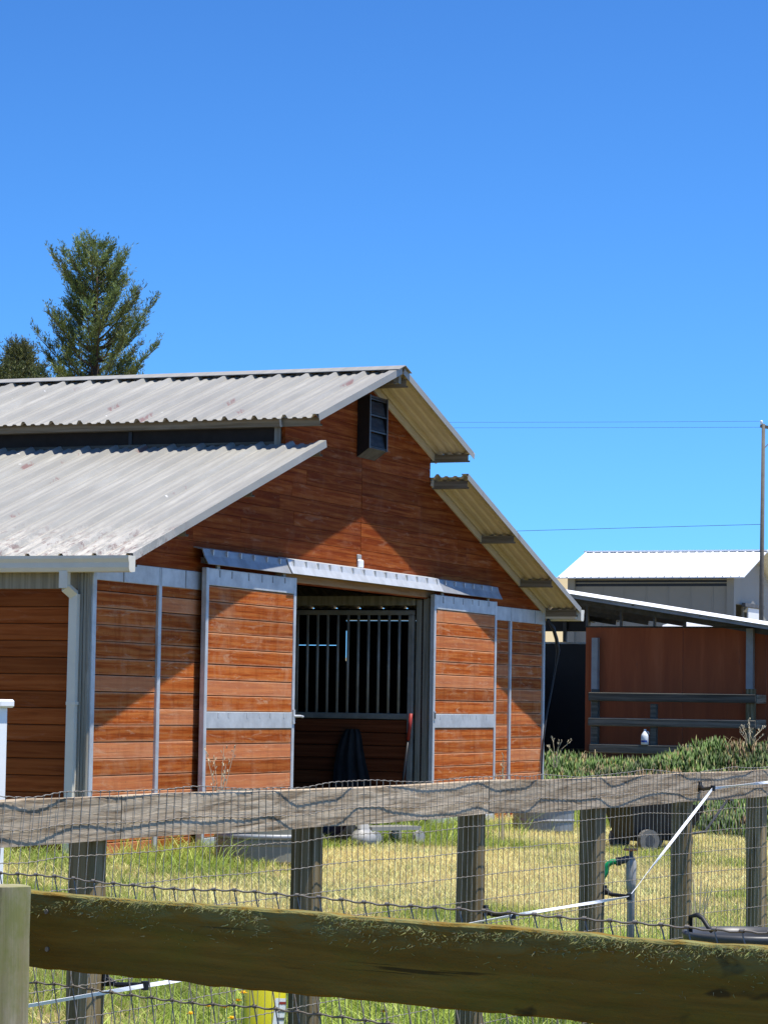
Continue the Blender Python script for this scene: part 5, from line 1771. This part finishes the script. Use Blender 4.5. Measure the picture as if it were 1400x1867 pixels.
def build_ice_plant():
    R = np.random.default_rng(21)
    n = 60000
    u = R.uniform(8.0, 18.3, n); v = R.uniform(-6.0, 2.6, n)
    e = ice_edge(u, v)
    keep = (e > 0) & ~((u < W + .05) & (v > -.05))
    u, v, e = u[keep], v[keep], e[keep]
    sel = R.permutation(len(u))[:20000]; u, v, e = u[sel], v[sel], e[sel]; n = len(u)
    hz = ice_z(u, v); g = ground_z(u, v)
    z = g + (hz - g) * np.clip(e / .5, .15, 1) - R.uniform(.01, .10, n)
    L = R.uniform(.08, .17, n) * (.8 + .5 * vnoise(u * 2.3, v * 2.3, 66)); w = R.uniform(.010, .017, n)
    th = R.uniform(0, 2 * math.pi, n); ti = R.uniform(.05, .75, n)
    hd = np.c_[np.cos(th), np.sin(th), np.zeros(n)]
    d1 = hd * np.sin(ti)[:, None] + np.array([0, 0, 1]) * np.cos(ti)[:, None]
    d2 = hd * np.sin(ti * .4)[:, None] + np.array([0, 0, 1]) * np.cos(ti * .4)[:, None]
    s = np.c_[-np.sin(th), np.cos(th), np.zeros(n)]
    k = np.cross(d1, s)
    b = np.c_[u, v, z]; mid = b + d1 * (L * .55)[:, None]; tip = mid + d2 * (L * .45)[:, None]
    tri = [s * 1.0, -s * .5 + k * .87, -s * .5 - k * .87]
    V = np.stack([b + q * (w * .8)[:, None] for q in tri] + [mid + q * w[:, None] for q in tri] + [tip], 1).reshape(-1, 3)
    i0 = (np.arange(n) * 7)[:, None]
    F = []
    for j in range(3):
        a, c = j, (j + 1) % 3
        F += [i0 + np.array([[a, c, c + 3]]), i0 + np.array([[a, c + 3, a + 3]]), i0 + np.array([[a + 3, c + 3, 6]])]
    F = np.concatenate(F)
    pt = vnoise(u * .9, v * .9, 64)
    col = np.array([.070, .125, .022])[None] * R.uniform(.45, 1.7, (n, 1)) + np.outer(R.random(n) < .07, [.26, .20, .10]) + np.outer((R.random(n) < .05), [.10, .02, .0])
    col = col * (.35 + .9 * pt[:, None])
    dead = (vnoise(u * 1.9 + 7, v * 1.9, 68) > .74)[:, None] & (R.random((n, 1)) < .7)
    col = np.where(dead, np.array([[.20, .135, .065]]) * R.uniform(.5, 1.5, (n, 1)), col)
    ob = np_mesh('ice_plant', V, F, 'ice_leaf', np.repeat(np.clip(col, .01, .7), 7, 0), None, 'stuff', (14, 0, .8))
    tag(ob, 'dense bank of green finger-leaved ice plant between barn and paddock', None, kind='stuff')
    k = 900
    j = R.integers(0, n, k); tall = R.uniform(.07, .22, k); tha = R.uniform(0, 2 * math.pi, k); ln = tall * R.uniform(.8, 2.2, k)
    keepd = vnoise(u[j] * 1.1, v[j] * 1.1, 67) > .45; j, tall, tha, ln = j[keepd], tall[keepd], tha[keepd], ln[keepd]; k = len(j)
    b0 = b[j]; wv = np.c_[-np.sin(tha), np.cos(tha), np.zeros(k)] * R.uniform(.0022, .0045, (k, 1))
    m1 = b0 + np.c_[np.cos(tha) * ln * .4, np.sin(tha) * ln * .4, tall]; t1 = b0 + np.c_[np.cos(tha) * ln, np.sin(tha) * ln, tall * .62]
    V2 = np.stack([b0 - wv, b0 + wv, m1 + wv, m1 - wv, t1], 1).reshape(-1, 3); i2 = (np.arange(k) * 5)[:, None]
    F2 = np.concatenate([i2 + np.array([[0, 1, 2]]), i2 + np.array([[0, 2, 3]]), i2 + np.array([[3, 2, 4]])])
    np_mesh('dry_grass', V2, F2, 'grass_blade', np.repeat(np.array([[.42, .35, .20]]) * R.uniform(.5, 1.3, (k, 1)), 5, 0), ob, 'stuff', (14, 0, .8))
    # dark mat of old stems underneath
    us = np.arange(8.0, 18.31, .12); vs_ = np.arange(-6.0, 2.61, .12)
    U, Vv = np.meshgrid(us, vs_, indexing='ij'); E = ice_edge(U, Vv)
    Z = ground_z(U, Vv) + np.where(E > 0, (ice_z(U, Vv) - ground_z(U, Vv)) * np.clip(E / .5, .1, 1) - .05, -.05)
    kx, ky = U.shape
    i = (np.arange(kx - 1)[:, None] * ky + np.arange(ky - 1)[None, :])
    ok = (E[:-1, :-1] > -.05) & ~((U[:-1, :-1] < W + .12) & (Vv[:-1, :-1] > -.2))
    i = i[ok]
    q = np.c_[i, i + ky, i + ky + 1, i + 1]
    m_ = np_mesh('ice_plant_mat', np.c_[U.ravel(), Vv.ravel(), Z.ravel()], q, 'stem_mat', parent=ob, kind='stuff', origin=(14, 0, .8), smooth=True)
m_plain('stem_mat', (.045, .05, .02), .95, .5, 12, .5, spec=.05)
build_ice_plant()


def build_grass():
    R = np.random.default_rng(33)
    def blades(n, Dlo, Dhi, xs, hfun, wfun, colfun, region):
        D = np.sqrt(R.uniform(Dlo ** 2, Dhi ** 2, n)); X = R.uniform(xs[0], xs[1], n) * D
        u = CAM[0] + D * cyw + X * syw; v = CAM[1] + D * syw - X * cyw
        ok = region(u, v, D)
        u, v, D = u[ok], v[ok], D[ok]; n = len(u)
        z = ground_z(u, v)
        h = hfun(u, v, n); w = wfun(n)
        th = R.uniform(0, 2 * math.pi, n); ln = R.uniform(.2, 1.7, n) * h
        lx, ly = np.cos(th) * ln, np.sin(th) * ln
        ph = R.uniform(0, math.pi, n); wx, wy = np.cos(ph) * w, np.sin(ph) * w
        b = np.c_[u, v, z - .004]
        V = np.empty((n, 5, 3))
        V[:, 0] = b - np.c_[wx, wy, 0 * w]; V[:, 1] = b + np.c_[wx, wy, 0 * w]
        mid = b + np.c_[lx * .35, ly * .35, h * .62]
        V[:, 2] = mid + np.c_[wx, wy, 0 * w] * .75; V[:, 3] = mid - np.c_[wx, wy, 0 * w] * .75
        V[:, 4] = b + np.c_[lx, ly, h * .95]
        c = colfun(u, v, n)
        return V, c
    def dryness(u, v):
        a = vnoise(u * .55 + 3, v * .75, 70) * .55 + vnoise(u * 1.7, v * 1.7, 71) * .3 + vnoise(u * 5, v * 5, 72) * .15
        a = a + .10 * sstep(-6.3, -4.0, v) - .25 * sstep(-1.3, -.2, v) - .28 * sstep(-5.2, -6.2, v)
        return a
    green = np.array([.235, .31, .045]); dry = np.array([.86, .70, .285])
    def col(u, v, n):
        d = sstep(.42, .62, dryness(u, v) + R.normal(0, .08, n))[:, None]
        c = green * R.uniform(.6, 1.6, (n, 1)) * (1 - d) + dry * R.uniform(.7, 1.3, (n, 1)) * d
        return np.clip(c, .01, .85)
    def reg(u, v, D): return ~((u > -.03) & (u < W + .03) & (v > -.05)) & (ice_edge(u, v) < .1) & (u < 17)
    def h1(u, v, n):
        g = 1 - sstep(.42, .58, dryness(u, v))
        edge = sstep(-.8, -.15, v) + sstep(-5.6, -6.5, v) * (v > -7.5)
        return R.uniform(.025, .062, n) * (1 + .6 * g + 1.6 * edge * R.random(n))
    parts = []
    parts.append(blades(300000, 10.5, 33, (-.20, .21), h1, lambda n: R.uniform(.0016, .0034, n), col, reg))
    parts.append(blades(40000, 5.2, 10.5, (-.22, .22), lambda u, v, n: R.uniform(.05, .14, n), lambda n: R.uniform(.002, .004, n), lambda u, v, n: np.clip(green * R.uniform(.6, 1.6, (n, 1)), .01, .8), reg))
    # tall lush tufts along the fence foot and right of the tap
    def reg2(u, v, D): return reg(u, v, D) & (v > -7.3) & (v < -5.0) & (vnoise(u * 1.5, v * 1.5, 80) + .25 * sstep(-8.5, -6.5, u) > .58)
    parts.append(blades(26000, 10.0, 16.5, (-.2, .21), lambda u, v, n: R.uniform(.12, .34, n) * (.55 + .6 * sstep(-8.6, -6.5, u)), lambda n: R.uniform(.002, .0042, n),
                        lambda u, v, n: np.clip(green * R.uniform(.8, 2.0, (n, 1)) + np.outer(R.random(n) < .3, [.22, .18, .08]), .01, .85), reg2))
    # tall weeds along the barn wall
    def reg3(u, v, D): return reg(u, v, D) & (v > -1.2) & (u > -1.5) & (u < 11) & (vnoise(u * 1.2, v * 1.2, 81) > .50)
    parts.append(blades(14000, 20, 33, (-.2, .1), lambda u, v, n: R.uniform(.10, .30, n), lambda n: R.uniform(.002, .004, n),
                        lambda u, v, n: np.clip(green * R.uniform(.8, 1.9, (n, 1)) + np.outer(R.random(n) < .25, [.30, .24, .12]), .01, .85), reg3))
    V = np.concatenate([p[0] for p in parts]); c = np.concatenate([p[1] for p in parts]); n = len(V)
    i0 = (np.arange(n) * 5)[:, None]
    F = np.concatenate([i0 + np.array([[0, 1, 2]]), i0 + np.array([[0, 2, 3]]), i0 + np.array([[3, 2, 4]])])
    ob = np_mesh('lawn_grass', V.reshape(-1, 3), F, 'grass_blade', np.repeat(c, 5, 0), None, 'stuff', (0, -4, 0))
    tag(ob, 'short green and sun-dried yellow grass of the lawn', None, kind='stuff')
build_grass()


def dry_weed(name, label, px, py, D, zfoot, n, h, spread, seed, group=None, heads=True):
    R = random.Random(seed)
    c = at_d(px, py, D); x, y = float(c[0]), float(c[1]); z = gz(x, y) if zfoot is None else zfoot
    t = thing(name, (x, y, z), label, 'weed', group)
    for i in range(n):
        a = R.uniform(0, 6.28); l = h * R.uniform(.6, 1.05); s = spread * R.uniform(.2, 1)
        p = [Vector((x + .02 * math.cos(a), y + .02 * math.sin(a), z - .01)), Vector((x + s * .4 * math.cos(a), y + s * .4 * math.sin(a), z + l * .6)), Vector((x + s * math.cos(a), y + s * math.sin(a), z + l * R.uniform(.8, 1)))]
        mb = MB().tube(p, [.004, .003, .002], 4)
        if heads:
            for k in range(5):
                q = p[1].lerp(p[2], .5 + .1 * k) + Vector((R.uniform(-.02, .02), R.uniform(-.02, .02), R.uniform(-.01, .02)))
                mb.beam(q, q + Vector((R.uniform(-.012, .012), R.uniform(-.012, .012), .022)), .007, .005)
        mb.build('stalk', 'straw', t)
zi = lambda px, py, D: float(ice_z(*at_d(px, py, D)[:2])) - .12
dry_weed('dry_weed', 'tall dry seed stalks in front of the left sliding door', 400, 1440, 23.2, None, 9, 1.02, .16, 1, 'dry weeds')
dry_weed('dry_weed', 'dry seed stalks at the bottom of the right sliding door', 915, 1420, 27.2, None, 8, .95, .12, 2, 'dry weeds')
dry_weed('dry_weed', 'bleached dry stalks at the fence corner above the ice plant', 1365, 1330, 37.2, 1.02, 12, .50, .28, 3, 'dry weeds')
dry_weed('dry_weed', 'thin pale grass stalk in the dark gap beside the barn corner', 1012, 1360, 36.5, .85, 5, .50, .22, 4, 'dry weeds')
dry_weed('dry_weed', 'brown dead plant right of the standpipe between two posts', 1272, 1600, 15.8, None, 10, .66, .10, 6, 'dry weeds', False)
